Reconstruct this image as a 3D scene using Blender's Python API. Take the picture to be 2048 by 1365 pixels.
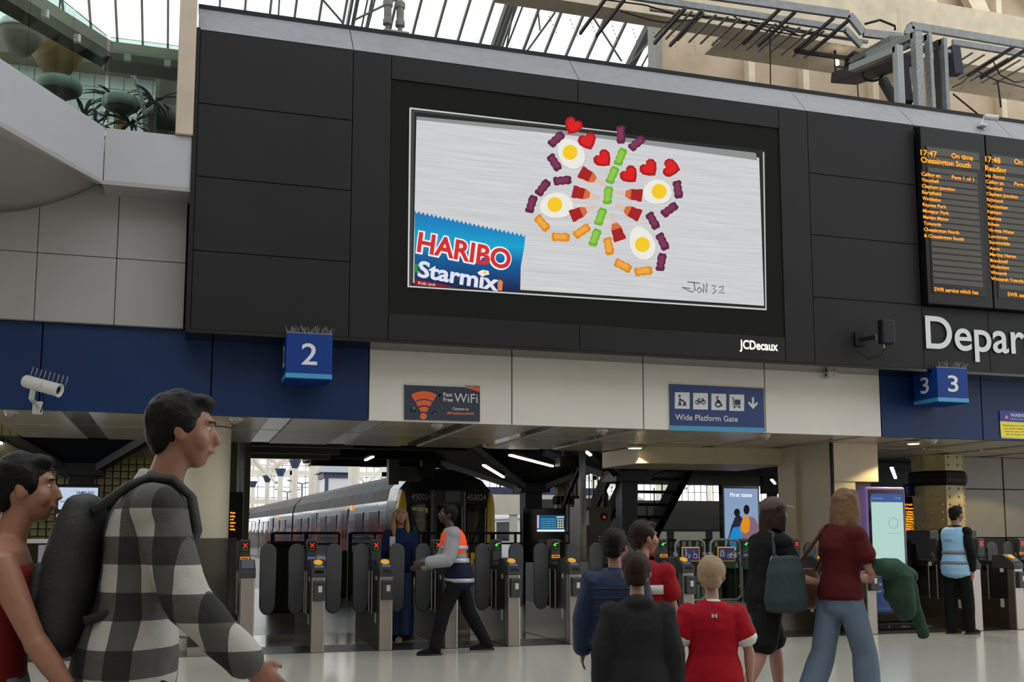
import bpy, bmesh, math, random
import numpy as np
from mathutils import Vector, Matrix, noise
for o_ in list(bpy.data.objects): bpy.data.objects.remove(o_)
SC = bpy.context.scene; COL = SC.collection
V = Vector; R = math.radians
# ---------------------------------------------------------------- camera, world, lights, exposure
FPX, PCX, PCY, PITCH, YAW, CZ = 2123.0, 1024.0, 823.4, math.atan(244.6/2123), R(17.27), 1.35
cam_d = bpy.data.cameras.new('camera'); cam = bpy.data.objects.new('camera', cam_d); COL.objects.link(cam)
cam_d.sensor_width = 36; cam_d.lens = FPX/2048*36; cam_d.shift_y = (PCY-682.5)/2048
cam_d.clip_start = .1; cam_d.clip_end = 500
cam.location = (0, 0, CZ); cam.rotation_euler = (R(90)+PITCH, 0, -YAW); SC.camera = cam
vw = SC.view_settings
SC.display_settings.display_device = 'sRGB'
vw.view_transform = 'Standard'; vw.look = 'None'; vw.gamma = 1; vw.exposure = 0.0; vw.use_curve_mapping = False
world = bpy.data.worlds.new('sky'); SC.world = world; world.use_nodes = True
bg = world.node_tree.nodes['Background']; bg.inputs[0].default_value = (.97, .99, 1, 1); bg.inputs[1].default_value = 1.95
def lamp(kind, name, loc, energy, color=(1, 1, 1), size=1, size_y=None, rot=(0, 0, 0)):
    d = bpy.data.lights.new(name, kind); d.energy = energy; d.color = color
    if kind == 'AREA':
        d.size = size
        if size_y: d.shape = 'RECTANGLE'; d.size_y = size_y
    else: d.shadow_soft_size = size
    o = bpy.data.objects.new(name, d); o.location = loc; o.rotation_euler = rot; COL.objects.link(o); return o
# ---------------------------------------------------------------- geometry helpers
FW = V((math.sin(YAW)*math.cos(PITCH), math.cos(YAW)*math.cos(PITCH), math.sin(PITCH)))
RT = V((math.cos(YAW), -math.sin(YAW), 0)); UPV = RT.cross(FW); VH = V((math.sin(YAW), math.cos(YAW), 0))
CAM = V((0, 0, CZ))
def ray(x, y): return FW + RT*((x-PCX)/FPX) - UPV*((y-PCY)/FPX)
def oy(x, y, Y): d = ray(x, y); return CAM + d*(Y/d.y)          # point of the vertical plane y=Y seen at a photo pixel
def oz(x, y, z): d = ray(x, y); return CAM + d*((z-CZ)/d.z)
def od(x, y, dd): d = ray(x, y); return CAM + d*(dd/d.dot(VH))
def lin(c): return c/12.92 if c <= .04045 else ((c+.055)/1.055)**2.4
def hx(h):
    h = h.lstrip('#'); return tuple(lin(int(h[i:i+2], 16)/255) for i in (0, 2, 4)) + (1,)
MATS = {}
def mat(name, col, rough=.5, metal=0, var=0, vscale=3, bump=0, bscale=60, emit=None, estr=0, coat=0, spec=None, stretch=None):
    if name in MATS: return MATS[name]
    m = bpy.data.materials.new(name); m.use_nodes = True; nt = m.node_tree; b = nt.nodes['Principled BSDF']
    c = hx(col)
    if name.startswith(('skin_', 'cloth_', 'denim', 'vest_')): c = tuple(x*.55 for x in c[:3])+(1,)
    if name.startswith('hair_'): c = tuple(x*.6 for x in c[:3])+(1,); spec = .12
    if name.startswith('cloth_') and spec is None: spec = .15
    b.inputs['Base Color'].default_value = c
    b.inputs['Roughness'].default_value = rough; b.inputs['Metallic'].default_value = metal
    if spec is not None: b.inputs['Specular IOR Level'].default_value = spec
    if coat: b.inputs['Coat Weight'].default_value = coat; b.inputs['Coat Roughness'].default_value = .08
    if emit: b.inputs['Emission Color'].default_value = hx(emit); b.inputs['Emission Strength'].default_value = estr
    tc = nt.nodes.new('ShaderNodeTexCoord')
    def nz(scale, detail):
        n = nt.nodes.new('ShaderNodeTexNoise'); n.inputs['Scale'].default_value = scale; n.inputs['Detail'].default_value = detail
        if stretch:
            mp = nt.nodes.new('ShaderNodeMapping'); mp.inputs['Scale'].default_value = stretch
            nt.links.new(tc.outputs['Object'], mp.inputs['Vector']); nt.links.new(mp.outputs[0], n.inputs['Vector'])
        else: nt.links.new(tc.outputs['Object'], n.inputs['Vector'])
        return n
    if var:
        n = nz(vscale, 5); rp = nt.nodes.new('ShaderNodeValToRGB')
        rp.color_ramp.elements[0].position = .3; rp.color_ramp.elements[1].position = .7
        rp.color_ramp.elements[0].color = tuple(min(1, x*(1-var)) for x in c[:3])+(1,); rp.color_ramp.elements[1].color = tuple(min(1, x*(1+var)) for x in c[:3])+(1,)
        nt.links.new(n.outputs[0], rp.inputs[0]); nt.links.new(rp.outputs[0], b.inputs['Base Color'])
        mr = nt.nodes.new('ShaderNodeMapRange'); mr.inputs['To Min'].default_value = max(0, rough*(1-var)); mr.inputs['To Max'].default_value = min(1, rough*(1+var))
        nt.links.new(n.outputs[0], mr.inputs[0]); nt.links.new(mr.outputs[0], b.inputs['Roughness'])
    if bump:
        n = nz(bscale, 3); bp = nt.nodes.new('ShaderNodeBump'); bp.inputs['Strength'].default_value = bump; bp.inputs['Distance'].default_value = .01
        nt.links.new(n.outputs[0], bp.inputs['Height']); nt.links.new(bp.outputs[0], b.inputs['Normal'])
    MATS[name] = m; return m
def lit(name, col, s=1.0, rough=.4):                              # a surface that gives off light (screen, lamp)
    if name in MATS: return MATS[name]
    m = mat(name, '050505', rough, emit=col, estr=s, spec=.1); return m
def glassmat(name, tint, refl=.12, rough=.02, opacity=0):
    if name in MATS: return MATS[name]
    m = bpy.data.materials.new(name); m.use_nodes = True; nt = m.node_tree; nt.nodes.remove(nt.nodes['Principled BSDF'])
    out = nt.nodes['Material Output']; t = nt.nodes.new('ShaderNodeBsdfTransparent'); g = nt.nodes.new('ShaderNodeBsdfGlossy')
    t.inputs[0].default_value = hx(tint); g.inputs['Roughness'].default_value = rough
    mx = nt.nodes.new('ShaderNodeMixShader'); lw = nt.nodes.new('ShaderNodeLayerWeight'); lw.inputs[0].default_value = refl
    nt.links.new(lw.outputs['Fresnel'], mx.inputs[0]); nt.links.new(t.outputs[0], mx.inputs[1]); nt.links.new(g.outputs[0], mx.inputs[2])
    last = mx
    if opacity:
        d = nt.nodes.new('ShaderNodeBsdfDiffuse'); d.inputs[0].default_value = hx(tint); tl = nt.nodes.new('ShaderNodeBsdfTranslucent'); tl.inputs[0].default_value = hx(tint)
        a = nt.nodes.new('ShaderNodeMixShader'); a.inputs[0].default_value = .7; nt.links.new(d.outputs[0], a.inputs[1]); nt.links.new(tl.outputs[0], a.inputs[2])
        m2 = nt.nodes.new('ShaderNodeMixShader'); m2.inputs[0].default_value = opacity
        nt.links.new(mx.outputs[0], m2.inputs[1]); nt.links.new(a.outputs[0], m2.inputs[2]); last = m2
    nt.links.new(last.outputs[0], out.inputs[0]); MATS[name] = m; return m
WLOC = {}
TMP = bpy.data.scenes.new('scratch'); TVL = TMP.view_layers[0]
def bake(o):                                                       # evaluated mesh of a temporary object, worked out in a scratch scene
    TMP.collection.objects.link(o); TVL.update(); dg = TVL.depsgraph; dg.update(); me = bpy.data.meshes.new_from_object(o.evaluated_get(dg)); bpy.data.objects.remove(o); return me
def wl(p): return WLOC.get(p.name, V((0, 0, 0))) if p else None
def tag(o, label=None, cat=None, group=None, kind=None):
    if label: o['label'] = label
    if cat: o['category'] = cat
    if group: o['group'] = group
    if kind: o['kind'] = kind
    return o
def thing(name, loc, label, cat, group=None, rz=0):
    o = bpy.data.objects.new(name, None); o.empty_display_size = .2; COL.objects.link(o); o.location = loc; o.rotation_euler.z = rz
    WLOC[o.name] = V(loc); return tag(o, label, cat, group)
def setting(name, loc=(0, 0, 0)):
    o = bpy.data.objects.new(name, None); COL.objects.link(o); o.location = loc; WLOC[o.name] = V(loc); o['kind'] = 'structure'; return o
class MB:
    def __init__(s): s.v = []; s.f = []
    def add(s, vs, fs):
        n = len(s.v); s.v += [V(p) for p in vs]; s.f += [tuple(i+n for i in f) for f in fs]; return s
    def box(s, a, b, M=None):
        x0, y0, z0 = a; x1, y1, z1 = b
        vs = [(x0, y0, z0), (x1, y0, z0), (x1, y1, z0), (x0, y1, z0), (x0, y0, z1), (x1, y0, z1), (x1, y1, z1), (x0, y1, z1)]
        if M: vs = [M @ V(p) for p in vs]
        return s.add(vs, [(0, 3, 2, 1), (4, 5, 6, 7), (0, 1, 5, 4), (1, 2, 6, 5), (2, 3, 7, 6), (3, 0, 4, 7)])
    def bar(s, p, q, w, h=None, up=(0, 0, 1)):
        p = V(p); q = V(q); h = h or w; t = (q-p).normalized(); u = V(up)
        if abs(t.dot(u)) > .97: u = V((0, 1, 0))
        a = t.cross(u).normalized()*w/2; b = a.cross(t).normalized()*h/2
        vs = [p-a-b, p+a-b, p+a+b, p-a+b, q-a-b, q+a-b, q+a+b, q-a+b]
        return s.add(vs, [(0, 1, 2, 3), (7, 6, 5, 4), (0, 4, 5, 1), (1, 5, 6, 2), (2, 6, 7, 3), (3, 7, 4, 0)])
    def tube(s, pts, r, n=8, closed=False):
        pts = [V(p) for p in pts]; rings = []; N = len(pts)
        rr = r if isinstance(r, (list, tuple)) else [r]*N
        u = None
        for i, p in enumerate(pts):
            a = pts[i-1] if i or closed else p; b = pts[(i+1) % N] if i < N-1 or closed else p
            t = (b-a).normalized()
            if u is None: u = V((0, 0, 1)) if abs(t.z) < .9 else V((1, 0, 0))
            x = t.cross(u)
            if x.length < 1e-4: x = t.orthogonal()
            x.normalize(); y = x.cross(t).normalized(); u = y
            rings.append([p + x*(rr[i]*math.cos(k*math.tau/n)) + y*(rr[i]*math.sin(k*math.tau/n)) for k in range(n)])
        vs = [q for g in rings for q in g]; fs = []
        for i in range(N if closed else N-1):
            j = (i+1) % N
            for k in range(n): k2 = (k+1) % n; fs.append((i*n+k, i*n+k2, j*n+k2, j*n+k))
        if not closed: fs.append(tuple(range(n-1, -1, -1))); fs.append(tuple((N-1)*n+k for k in range(n)))
        return s.add(vs, fs)
    def lathe(s, c, prof, n=24, axis='z', M=None):
        c = V(c); vs = []; fs = []
        for r, h in prof:
            for k in range(n):
                a = k*math.tau/n; p = V((r*math.cos(a), r*math.sin(a), h))
                if axis == 'y': p = V((p.x, h, p.y))
                if axis == 'x': p = V((h, p.x, p.y))
                if M: p = M @ p
                vs.append(c+p)
        m = len(prof)
        for i in range(m-1):
            for k in range(n): k2 = (k+1) % n; fs.append((i*n+k, i*n+k2, (i+1)*n+k2, (i+1)*n+k))
        fs.append(tuple(range(n-1, -1, -1))); fs.append(tuple((m-1)*n+k for k in range(n)))
        return s.add(vs, fs)
    def ell(s, c, r, n=16, m=10, M=None):
        prof = [(max(.002, math.sin(math.pi*i/m)), -math.cos(math.pi*i/m)) for i in range(m+1)]
        S = Matrix.Diagonal((r[0], r[1], r[2]))
        if M: S = M.to_3x3() @ S
        return s.lathe(c, prof, n, M=S)
    def prism(s, poly, d):                                        # planar polygon (list of 3d points) pushed by vector d
        n = len(poly); d = V(d); vs = [V(p) for p in poly] + [V(p)+d for p in poly]
        fs = [tuple(range(n)), tuple(range(2*n-1, n-1, -1))] + [(i, i+n, (i+1) % n+n, (i+1) % n) for i in range(n)]
        return s.add(vs, fs)
    def poly(s, pts): return s.add(pts, [tuple(range(len(pts)))])
    def grid(s, rows):
        n = len(rows[0]); vs = [p for r in rows for p in r]
        return s.add(vs, [(i*n+j, i*n+j+1, (i+1)*n+j+1, (i+1)*n+j) for i in range(len(rows)-1) for j in range(n-1)])
    def build(s, name, m, parent=None, smooth=False, bevel=0, label=None, cat=None, group=None, kind=None, rz=0, seg=2, solid=0):
        if parent is not None: org = wl(parent)
        else:
            lo = V([min(p[i] for p in s.v) for i in range(3)]); hi = V([max(p[i] for p in s.v) for i in range(3)])
            org = V(((lo.x+hi.x)/2, (lo.y+hi.y)/2, lo.z))
        me = bpy.data.meshes.new(name); me.from_pydata([p-org for p in s.v], [], s.f); me.validate()
        bm = bmesh.new(); bm.from_mesh(me)
        bmesh.ops.recalc_face_normals(bm, faces=bm.faces); bm.to_mesh(me); bm.free()
        if smooth: me.shade_smooth()
        me.materials.append(m)
        o = bpy.data.objects.new(name, me); COL.objects.link(o)
        if parent is not None: o.parent = parent; WLOC[o.name] = org
        else: o.location = org; WLOC[o.name] = org
        if bevel:
            b = o.modifiers.new('bevel', 'BEVEL'); b.width = bevel; b.segments = seg; b.limit_method = 'ANGLE'
        if solid: b = o.modifiers.new('solid', 'SOLIDIFY'); b.thickness = solid; b.offset = 0
        tag(o, label, cat, group, kind)
        return o
def B(a, b): return MB().box(a, b)
def copy_tree(o, parent=None, **kw):
    c = o.copy(); COL.objects.link(c); WLOC[c.name] = V((0, 0, 0))
    if parent is not None: c.parent = parent
    for k, v_ in kw.items(): c[k] = v_
    for ch in o.children: copy_tree(ch, c)
    return c
# ---------------------------------------------------------------- text: real letter meshes on a vertical plane
def text(s, m, parent, p0, h, w=None, xdir=(1, 0, 0), updir=(0, 0, 1), name='lettering', bold=0, ext=.002, shear=0, maxw=None, spacing=1, align=0, **kw):
    cu = bpy.data.curves.new('t', 'FONT'); cu.body = s; cu.size = 1; cu.offset = bold; cu.shear = shear; cu.space_character = spacing
    cu.resolution_u = 3 if h < .2 else 8
    me = bake(bpy.data.objects.new('t', cu))
    xs = [v.co.x for v in me.vertices]
    if not xs: return None
    x0, x1 = min(xs), max(xs); k = h/.70; kx = (w/(x1-x0)) if w else k
    X = V(xdir).normalized(); U = V(updir).normalized(); N = X.cross(U)
    off = -(x1-x0)*kx*align
    org = wl(parent) if parent is not None else V(p0)
    for v in me.vertices: v.co = V(p0) + X*((v.co.x-x0)*kx+off) + U*(v.co.y*k) + N*ext - org
    me.materials.append(m); o = bpy.data.objects.new(name, me); COL.objects.link(o)
    if parent is not None: o.parent = parent; WLOC[o.name] = org
    else: o.location = org; WLOC[o.name] = org
    tag(o, **kw); return o
def tpx(s, m, parent, Y, x0, yb, h, x1=None, **kw):               # text whose baseline starts at photo pixel (x0, yb) on the plane y=Y
    p = oy(x0, yb, Y); q = oy(x0, yb-h, Y); w = (oy(x1, yb, Y)-p).x if x1 else None
    return text(s, m, parent, (p.x, Y, p.z), (q-p).z, w, **kw)
def flat(pts, Y, m, parent, name, ext=.0, th=.0015):              # thin printed shape on a plane y=Y, outline in photo pixels
    ps = [oy(x, y, Y-ext) for x, y in pts]
    return MB().prism(ps, (0, -th, 0)).build(name, m, parent)
# ================================================================ materials
charcoal = mat('charcoal_cladding', '1b1b1e', .5, var=.12, vscale=1.2, spec=.18)
blackm = mat('black_metal', '0c0c0d', .55, spec=.25)
blacksteel = mat('black_painted_steel', '0d0e10', .6, var=.2, spec=.15)
coping = mat('grey_coping', '77777c', .5, var=.1, vscale=8, bump=.1)
wallgrey = mat('grey_wall_panel', '8d8b8c', .5, var=.05, vscale=1)
balc = mat('pale_grey_panel', '9c9da3', .45, var=.04, vscale=1)
navy = mat('navy_panel', '0c2852', .4, var=.12, vscale=1, spec=.25)
navyd = mat('navy_sign', '0b3278', .45, spec=.2)
teal = mat('teal_band', '3588b0', .4)
whitep = mat('white_panel', 'c6c2bc', .45, var=.03, vscale=1)
white = mat('white_plastic', 'b4b4b2', .4)
beige = mat('beige_wall', 'b7a48d', .7, var=.16, vscale=1.5, bump=.15, bscale=20)
cream = mat('cream_iron', 'd6c9b0', .55, var=.1, vscale=4)
colm = mat('cream_column', 'b5ad99', .5, var=.05)
stone = mat('beige_column_panel', 'bcb198', .5, var=.05)
galv = mat('galvanised_steel', '76797a', .5, .4, var=.2, vscale=10)
conc = mat('tray_dirty', '6c6b66', .8, var=.3, vscale=12)
steel = mat('brushed_steel', '9e9892', .33, .85, var=.08, vscale=4, stretch=(30, 30, .6))
dark = mat('dark_plastic', '2b2c2f', .5, var=.08)
paddle = mat('paddle_rubber', '3d3e41', .6, var=.06)
bronze = mat('bronze_side_panel', '5a5245', .22, .7, var=.1)
blackgloss = mat('black_gloss', '08090a', .12)
yellow = mat('signal_yellow', 'e0b022', .45)
red = mat('red_paint', 'b01218', .4)
trainyel = mat('train_yellow', 'b8961f', .4)
chrome = mat('mirror_steel', '75787c', .06, 1.0, bump=.12, bscale=2.5)
trainroof = mat('train_roof_grey', '2b2a28', .6, spec=.2, var=.2, vscale=2)
rubber = mat('rubber_black', '0c0c0d', .8)
glass = glassmat('clear_glass', 'eef4f0')
greenglass = glassmat('green_glass', 'c9ddd2', .25)
sooted = glassmat('soffit_glass', 'b8b4a8', .5)
roofglass = glassmat('roof_glass', 'f4f8fa', .1, opacity=.25)
wletter = mat('white_letter', 'c4c6ca', .5)
amber = lit('amber_led', 'ff9a1f', 1.6)
ledx = lit('red_led', 'ff2a24', 2.2); ledg = lit('green_led', '3cf050', 1.8)
striplamp = lit('strip_light_tube', 'fff4e0', 9)
floorm = mat('terrazzo', 'b2afa4', .17, var=.05, vscale=28, coat=.15)
# ================================================================ floor and room shell
YF, YB = 12.5, 12.0
floor = setting('floor')
slabs = MB()
B((-9, -6, -.06), (24, 12.42, 0)).build('terrazzo_slab', floorm, floor)
B((-9, 12.42, -.06), (24, 13.25, 0)).build('dark_mat', mat('dark_mat', '2c2c2e', .35, var=.2, vscale=6), floor)
B((-9, 13.25, -.06), (24, 14.75, 0)).build('terrazzo_slab', mat('terrazzo_pale', 'a09886', .12, var=.05, vscale=120), floor)
B((-9, 14.75, -.06), (24, 27.2, 0)).build('platform_floor', mat('platform_floor', '4a4843', .25, var=.12, vscale=2), floor)
pl = mat('platform_paving', '6d6a64', .6, var=.15)
B((-12, 27.2, -1.1), (5.2, 120, 0)).build('platform_slab', pl, floor)
B((9.0, 27.2, -1.1), (14.3, 120, 0)).build('platform_slab', pl, floor)
B((21.2, 27.2, -1.1), (60, 120, 0)).build('platform_slab', pl, floor)
B((-12, 27.2, -1.3), (60, 120, -1.1)).build('track_bed', mat('ballast', '3a3632', .9, bump=.6, bscale=30), floor)
hall = setting('wall_back')
B((-9, -6.3, 0), (24, -6, 13)).build('stone_wall', mat('hall_stone', 'b8b0a2', .8, var=.1), hall)
hl = setting('wall_left'); B((-9.3, -6, 0), (-9, 12, 12)).build('stone_wall', MATS['hall_stone'], hl)
# ================================================================ front wall: fascia panels under the screens
wf = setting('wall_front')
B((-3.6, 12.56, 2.72), (-.02, 12.8, 5.5)).build('backing_wall', blackm, wf); B((-.02, 12.56, 2.72), (14.6, 12.8, 7.2)).build('backing_wall', blackm, wf)
Z0, Z1 = 2.69, 3.66
xs = [(-3.6, -1.52, navy), (-1.51, .28, navy), (.29, 2.09, navy), (2.1, 3.88, whitep), (3.89, 5.66, whitep), (5.67, 7.44, whitep), (7.45, 9.26, whitep), (9.27, 10.97, navy), (10.98, 12.8, navy), (12.81, 14.6, navy)]
for a, b, m in xs: B((a+.003, 12.5, Z0), (b-.003, 12.56, Z1)).build('fascia_panel', m, wf, bevel=.003)
# grey wall panels on the left above the navy band
gx = [-3.6, -2.52, -1.6, -.78, -.04]; gz_ = [3.66, 4.42, 5.25]
for i in range(4):
    for j in range(2): B((gx[i]+.004, 12.42, gz_[j]+.004), (gx[i+1]-.004, 12.5, gz_[j+1]-.004)).build('grey_panel', wallgrey, wf, bevel=.003)
# ---- black billboard housing
bb = thing('billboard_housing', (5, 12.2, 3.58), 'huge charcoal panelled housing around the advertising screen above the gates', 'billboard housing')
B((-.02, 12.06, 3.62), (14.6, 12.5, 7.05)).build('carcass', blackm, bb)
zr = [3.58, 4.47, 5.32, 6.17, 7.02]
def pan(x0, x1, z0, z1, y=12.0, m=charcoal): return B((x0+.004, y, z0+.004), (x1-.004, y+.06, z1-.004)).build('cladding_panel', m, bb, bevel=.004)
for i in range(4): pan(.03, 1.77, zr[i], zr[i+1]); pan(7.91, 9.62, zr[i], zr[i+1])
pan(1.77, 2.225, 3.58, 7.02); pan(7.47, 7.91, 3.58, 7.02)
pan(2.225, 4.6, 6.74, 7.02); pan(4.6, 7.47, 6.74, 7.02); pan(2.225, 4.6, 3.58, 3.9); pan(4.6, 7.47, 3.58, 3.9)
for a, b in ((9.62, 10.72), (10.72, 11.82), (11.82, 12.92), (12.92, 14.6)): pan(a, b, 3.58, 4.46)
B((-.02, 11.98, 3.56), (.03, 12.5, 7.05)).build('edge_trim', blackm, bb)
B((-.02, 12.0, 3.545), (14.6, 12.5, 3.582)).build('bottom_trim', blackgloss, bb)
B((-.02, 12.005, 7.015), (14.6, 12.06, 7.04)).build('shadow_gap', blackm, bb)
cp = [0.0, 1.77, 4.62, 7.9, 9.63, 11.35, 13.1, 14.6]
for a, b in zip(cp[:-1], cp[1:]):
    MB().prism([(a+.005, 12.0, 7.04), (a+.005, 12.36, 7.46), (a+.005, 12.5, 7.46), (a+.005, 12.5, 7.04)], (b-a-.01, 0, 0)).build('coping_panel', coping, bb)
    B((a, 12.36, 7.46), (b, 12.5, 7.52)).build('coping_cap', charcoal, bb)
text('JCDecaux', lit('lit_letter', 'fffbe8', 1.3), bb, (oy(1478, 698, 12.0).x, 11.995, oy(1478, 698, 12.0).z), .115, .56, bold=.025, ext=.012)
# vertical beige post at the left end
B((-.2, 11.95, 5.77), (-.012, 12.25, 8.6)).build('corner_post', mat('beige_post', 'ab9c8c', .5, var=.08), None, bevel=.01, label='beige steel post at the left end of the billboard beside the balcony glass', cat='post')
# ================================================================ LED advertising screen
Y_ = 12.0
scr = thing('advertising_screen', (4.85, 12.0, 3.9), 'large lit screen showing a butterfly made of sweets', 'screen')
B((2.23, 12.02, 3.9), (7.47, 12.06, 6.74)).build('screen_panel', mat('led_surface', '0e0e0d', .8, emit='161715', estr=.7, var=.05, spec=.08), scr)
YS = 12.02
def S(c, o=(1030, 220), k=3.592): return (o[0]+c[0]/k, o[1]+c[1]/k)
def S4(c): return (780+c[0]/3.25, 200+c[1]/3.25)
flat([(820, 217), (1530, 303), (1533, 620), (815, 574)], YS, lit('ad_frame', '3c3d3b', 1), scr, 'picture_frame', .001)
flat([(829, 224), (1524, 300), (1530, 616), (824, 571)], YS, lit('ad_frame_dark', '1d1e1d', 1), scr, 'picture_frame', .003)
def admat():
    m = lit('ad_white', 'cfcfd0', 1.0); nt = m.node_tree; b = nt.nodes['Principled BSDF']
    tc = nt.nodes.new('ShaderNodeTexCoord'); n = nt.nodes.new('ShaderNodeTexNoise'); mp = nt.nodes.new('ShaderNodeMapping'); mp.inputs['Scale'].default_value = (.5, .5, 26)
    nt.links.new(tc.outputs['Object'], mp.inputs[0]); nt.links.new(mp.outputs[0], n.inputs['Vector']); n.inputs['Scale'].default_value = 2
    r = nt.nodes.new('ShaderNodeValToRGB'); r.color_ramp.elements[0].position = .3; r.color_ramp.elements[1].position = .7
    r.color_ramp.elements[0].color = hx('c3c3c6'); r.color_ramp.elements[1].color = hx('d4d5d5')
    nt.links.new(n.outputs[0], r.inputs[0]); nt.links.new(r.outputs[0], b.inputs['Emission Color']); return m
flat([(833, 236), (1200, 272), (1518, 316), (1528, 612), (826, 566)], YS, admat(), scr, 'picture_ground', .005)
flat([(833, 233), (1100, 258), (1511, 306), (1515, 321), (1200, 277), (833, 240)], YS, lit('ad_grey', '8b8c8c', 1), scr, 'picture_shade', .007)
ln = lit('ad_line', 'c9cbc9', 1)
for a in ([(819, 216), (822, 216), (818, 574), (815, 574)], [(820, 215), (1238, 264), (1238, 266), (820, 218)], [(1526, 305), (1528, 305), (1533, 620), (1531, 620)], [(815, 572), (1533, 618), (1533, 621), (815, 574.5)]):
    flat(a, YS, ln, scr, 'picture_edge', .009)
def blob(cx, cy, pts, ang, m, nm, ext=.012, k=3.592):
    a = R(ang); out = []
    for x, y in pts: out.append(S((cx+x*math.cos(a)-y*math.sin(a), cy+x*math.sin(a)+y*math.cos(a))))
    return flat(out, YS, m, scr, nm, ext)
heart = [(0, 72), (-38, 42), (-66, 5), (-66, -28), (-45, -52), (-18, -52), (0, -34), (18, -52), (45, -52), (66, -28), (66, 5), (38, 42)]
hs = [(x*.72, y*.68) for x, y in heart]
hred, hdk = lit('sweet_red', 'd8161a', 1), lit('sweet_dark_red', 'a80f16', 1)
for cx, cy, a in ((418, 112, 28), (520, 222, -22), (630, 350, -45), (820, 465, -42), (962, 418, -40), (1118, 418, -80)):
    blob(cx, cy, [(x*.98, y*.98) for x, y in heart], a, hdk, 'sweet_heart'); blob(cx, cy-3, hs, a, hred, 'sweet_heart', .014)
ew, ey, eyd = lit('egg_white', 'e9e7df', 1), lit('egg_yolk', 'f2c81e', 1), lit('egg_shadow', 'b9b7b0', 1)
def egg(cx, cy, rx, ry, a, yx, yy):
    pts = [(rx*math.cos(t)*(1+.12*math.sin(t)), ry*math.sin(t)) for t in [i*math.tau/22 for i in range(22)]]
    blob(cx+4, cy+5, pts, a, eyd, 'sweet_egg', .010); blob(cx, cy, pts, a, ew, 'sweet_egg', .012)
    blob(yx, yy, [(54*math.cos(t), 54*math.sin(t)) for t in [i*math.tau/18 for i in range(18)]], 0, ey, 'sweet_yolk', .015)
egg(402, 312, 88, 118, -32, 395, 305); egg(300, 685, 120, 92, 0, 286, 681); egg(1022, 588, 104, 88, 0, 1035, 586); egg(912, 957, 88, 124, -22, 915, 968)
bear = [(-66, -22), (-50, -34), (-30, -26), (-12, -32), (6, -27), (26, -34), (48, -30), (66, -22), (64, 0), (66, 22), (44, 33), (22, 28), (0, 32), (-18, 26), (-38, 34), (-60, 28), (-64, 2)]
pu, og, gn = lit('sweet_purple', '5b2140', 1), lit('sweet_orange', 'd98a1e', 1), lit('sweet_green', '6fae2c', 1)
pu2, og2, gn2 = lit('sweet_purple_light', '7d2f55', 1), lit('sweet_orange_light', 'eda63a', 1), lit('sweet_green_light', '8cc445', 1)
for m, m2, L in ((pu, pu2, [(297, 212, -42), (283, 378, 58), (340, 508, -5), (200, 560, -52), (118, 678, -72), (760, 178, 88), (875, 240, -40), (1170, 572, 82), (1110, 718, -36), (990, 797, 62), (1060, 947, 65), (1050, 1095, -80)]),
              (og, og2, [(195, 815, 50), (328, 915, 3), (480, 872, -34), (673, 980, 80), (775, 1120, 28), (922, 1160, -6)]),
              (gn, gn2, [(758, 338, -68), (700, 470, -66), (668, 615, -83), (615, 768, -70), (575, 918, -70)])):
    for x, y, a in L: blob(x, y, bear, a, m, 'sweet_bear'); blob(x-2, y-3, [(p*.7, q*.6) for p, q in bear], a, m2, 'sweet_bear', .014)
for bx, by, tx, ty in ((478, 448, 645, 540), (425, 588, 612, 632), (412, 762, 580, 690), (903, 615, 720, 592), (888, 758, 720, 682), (752, 928, 690, 740)):
    a = math.degrees(math.atan2(ty-by, tx-bx)); L = math.hypot(tx-bx, ty-by)
    blob(bx, by, [(L*.35, -34), (L*.62, -20), (L, -12), (L, 12), (L*.62, 20), (L*.35, 34)], a, lit('sweet_clear', 'd8bfb4', 1), 'sweet_bottle', .011)
    blob(bx, by, [(L*.2, -42), (L*.42, -38), (L*.6, -20), (L*.6, 20), (L*.42, 38), (L*.2, 42)], a, lit('sweet_amber', 'd06a38', 1), 'sweet_bottle', .012)
    blob(bx, by, [(-12, -44), (10, -46), (L*.2, -38), (L*.38, -38), (L*.38, 38), (L*.2, 38), (10, 46), (-12, 44)], a, lit('sweet_cola', 'a31a1e', 1), 'sweet_bottle', .013)
# the bag
zig = []; n = 26
for i in range(n+1):
    t = i/n; x = 160+720*t; y = 722+158*t; zig.append(S4((x, y-5))); 
    if i < n: zig.append(S4((x+14, y+16+158/n*.5)))
def bagmat():
    m = lit('bag_blue', '1290c4', 1); nt = m.node_tree; b = nt.nodes['Principled BSDF']; tc = nt.nodes.new('ShaderNodeTexCoord')
    sp = nt.nodes.new('ShaderNodeSeparateXYZ'); nt.links.new(tc.outputs['Generated'], sp.inputs[0]); r = nt.nodes.new('ShaderNodeValToRGB')
    e = r.color_ramp.elements; e[0].position = .05; e[0].color = hx('16264f'); e[1].position = 1; e[1].color = hx('1a73b4')
    x = e.new(.4); x.color = hx('0b5c9c'); x = e.new(.62); x.color = hx('12a0cc'); x = e.new(.8); x.color = hx('1487c0')
    nt.links.new(sp.outputs['Z'], r.inputs[0]); nt.links.new(r.outputs[0], b.inputs['Emission Color']); return m
flat(zig+[S4((872, 960)), S4((850, 1080)), S4((846, 1248)), S4((158, 1203))], YS, bagmat(), scr, 'sweet_bag', .008)
flat([S4((160, 1168)), S4((230, 1178)), S4((370, 1208)), S4((420, 1222)), S4((158, 1204))], YS, lit('bag_red', '8e1a20', 1), scr, 'sweet_bag', .010)
def slant(c0, c1):
    a = oy(*S4(c0), YS); b = oy(*S4(c1), YS); d = (b-a); d.y = 0; return a, d
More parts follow.
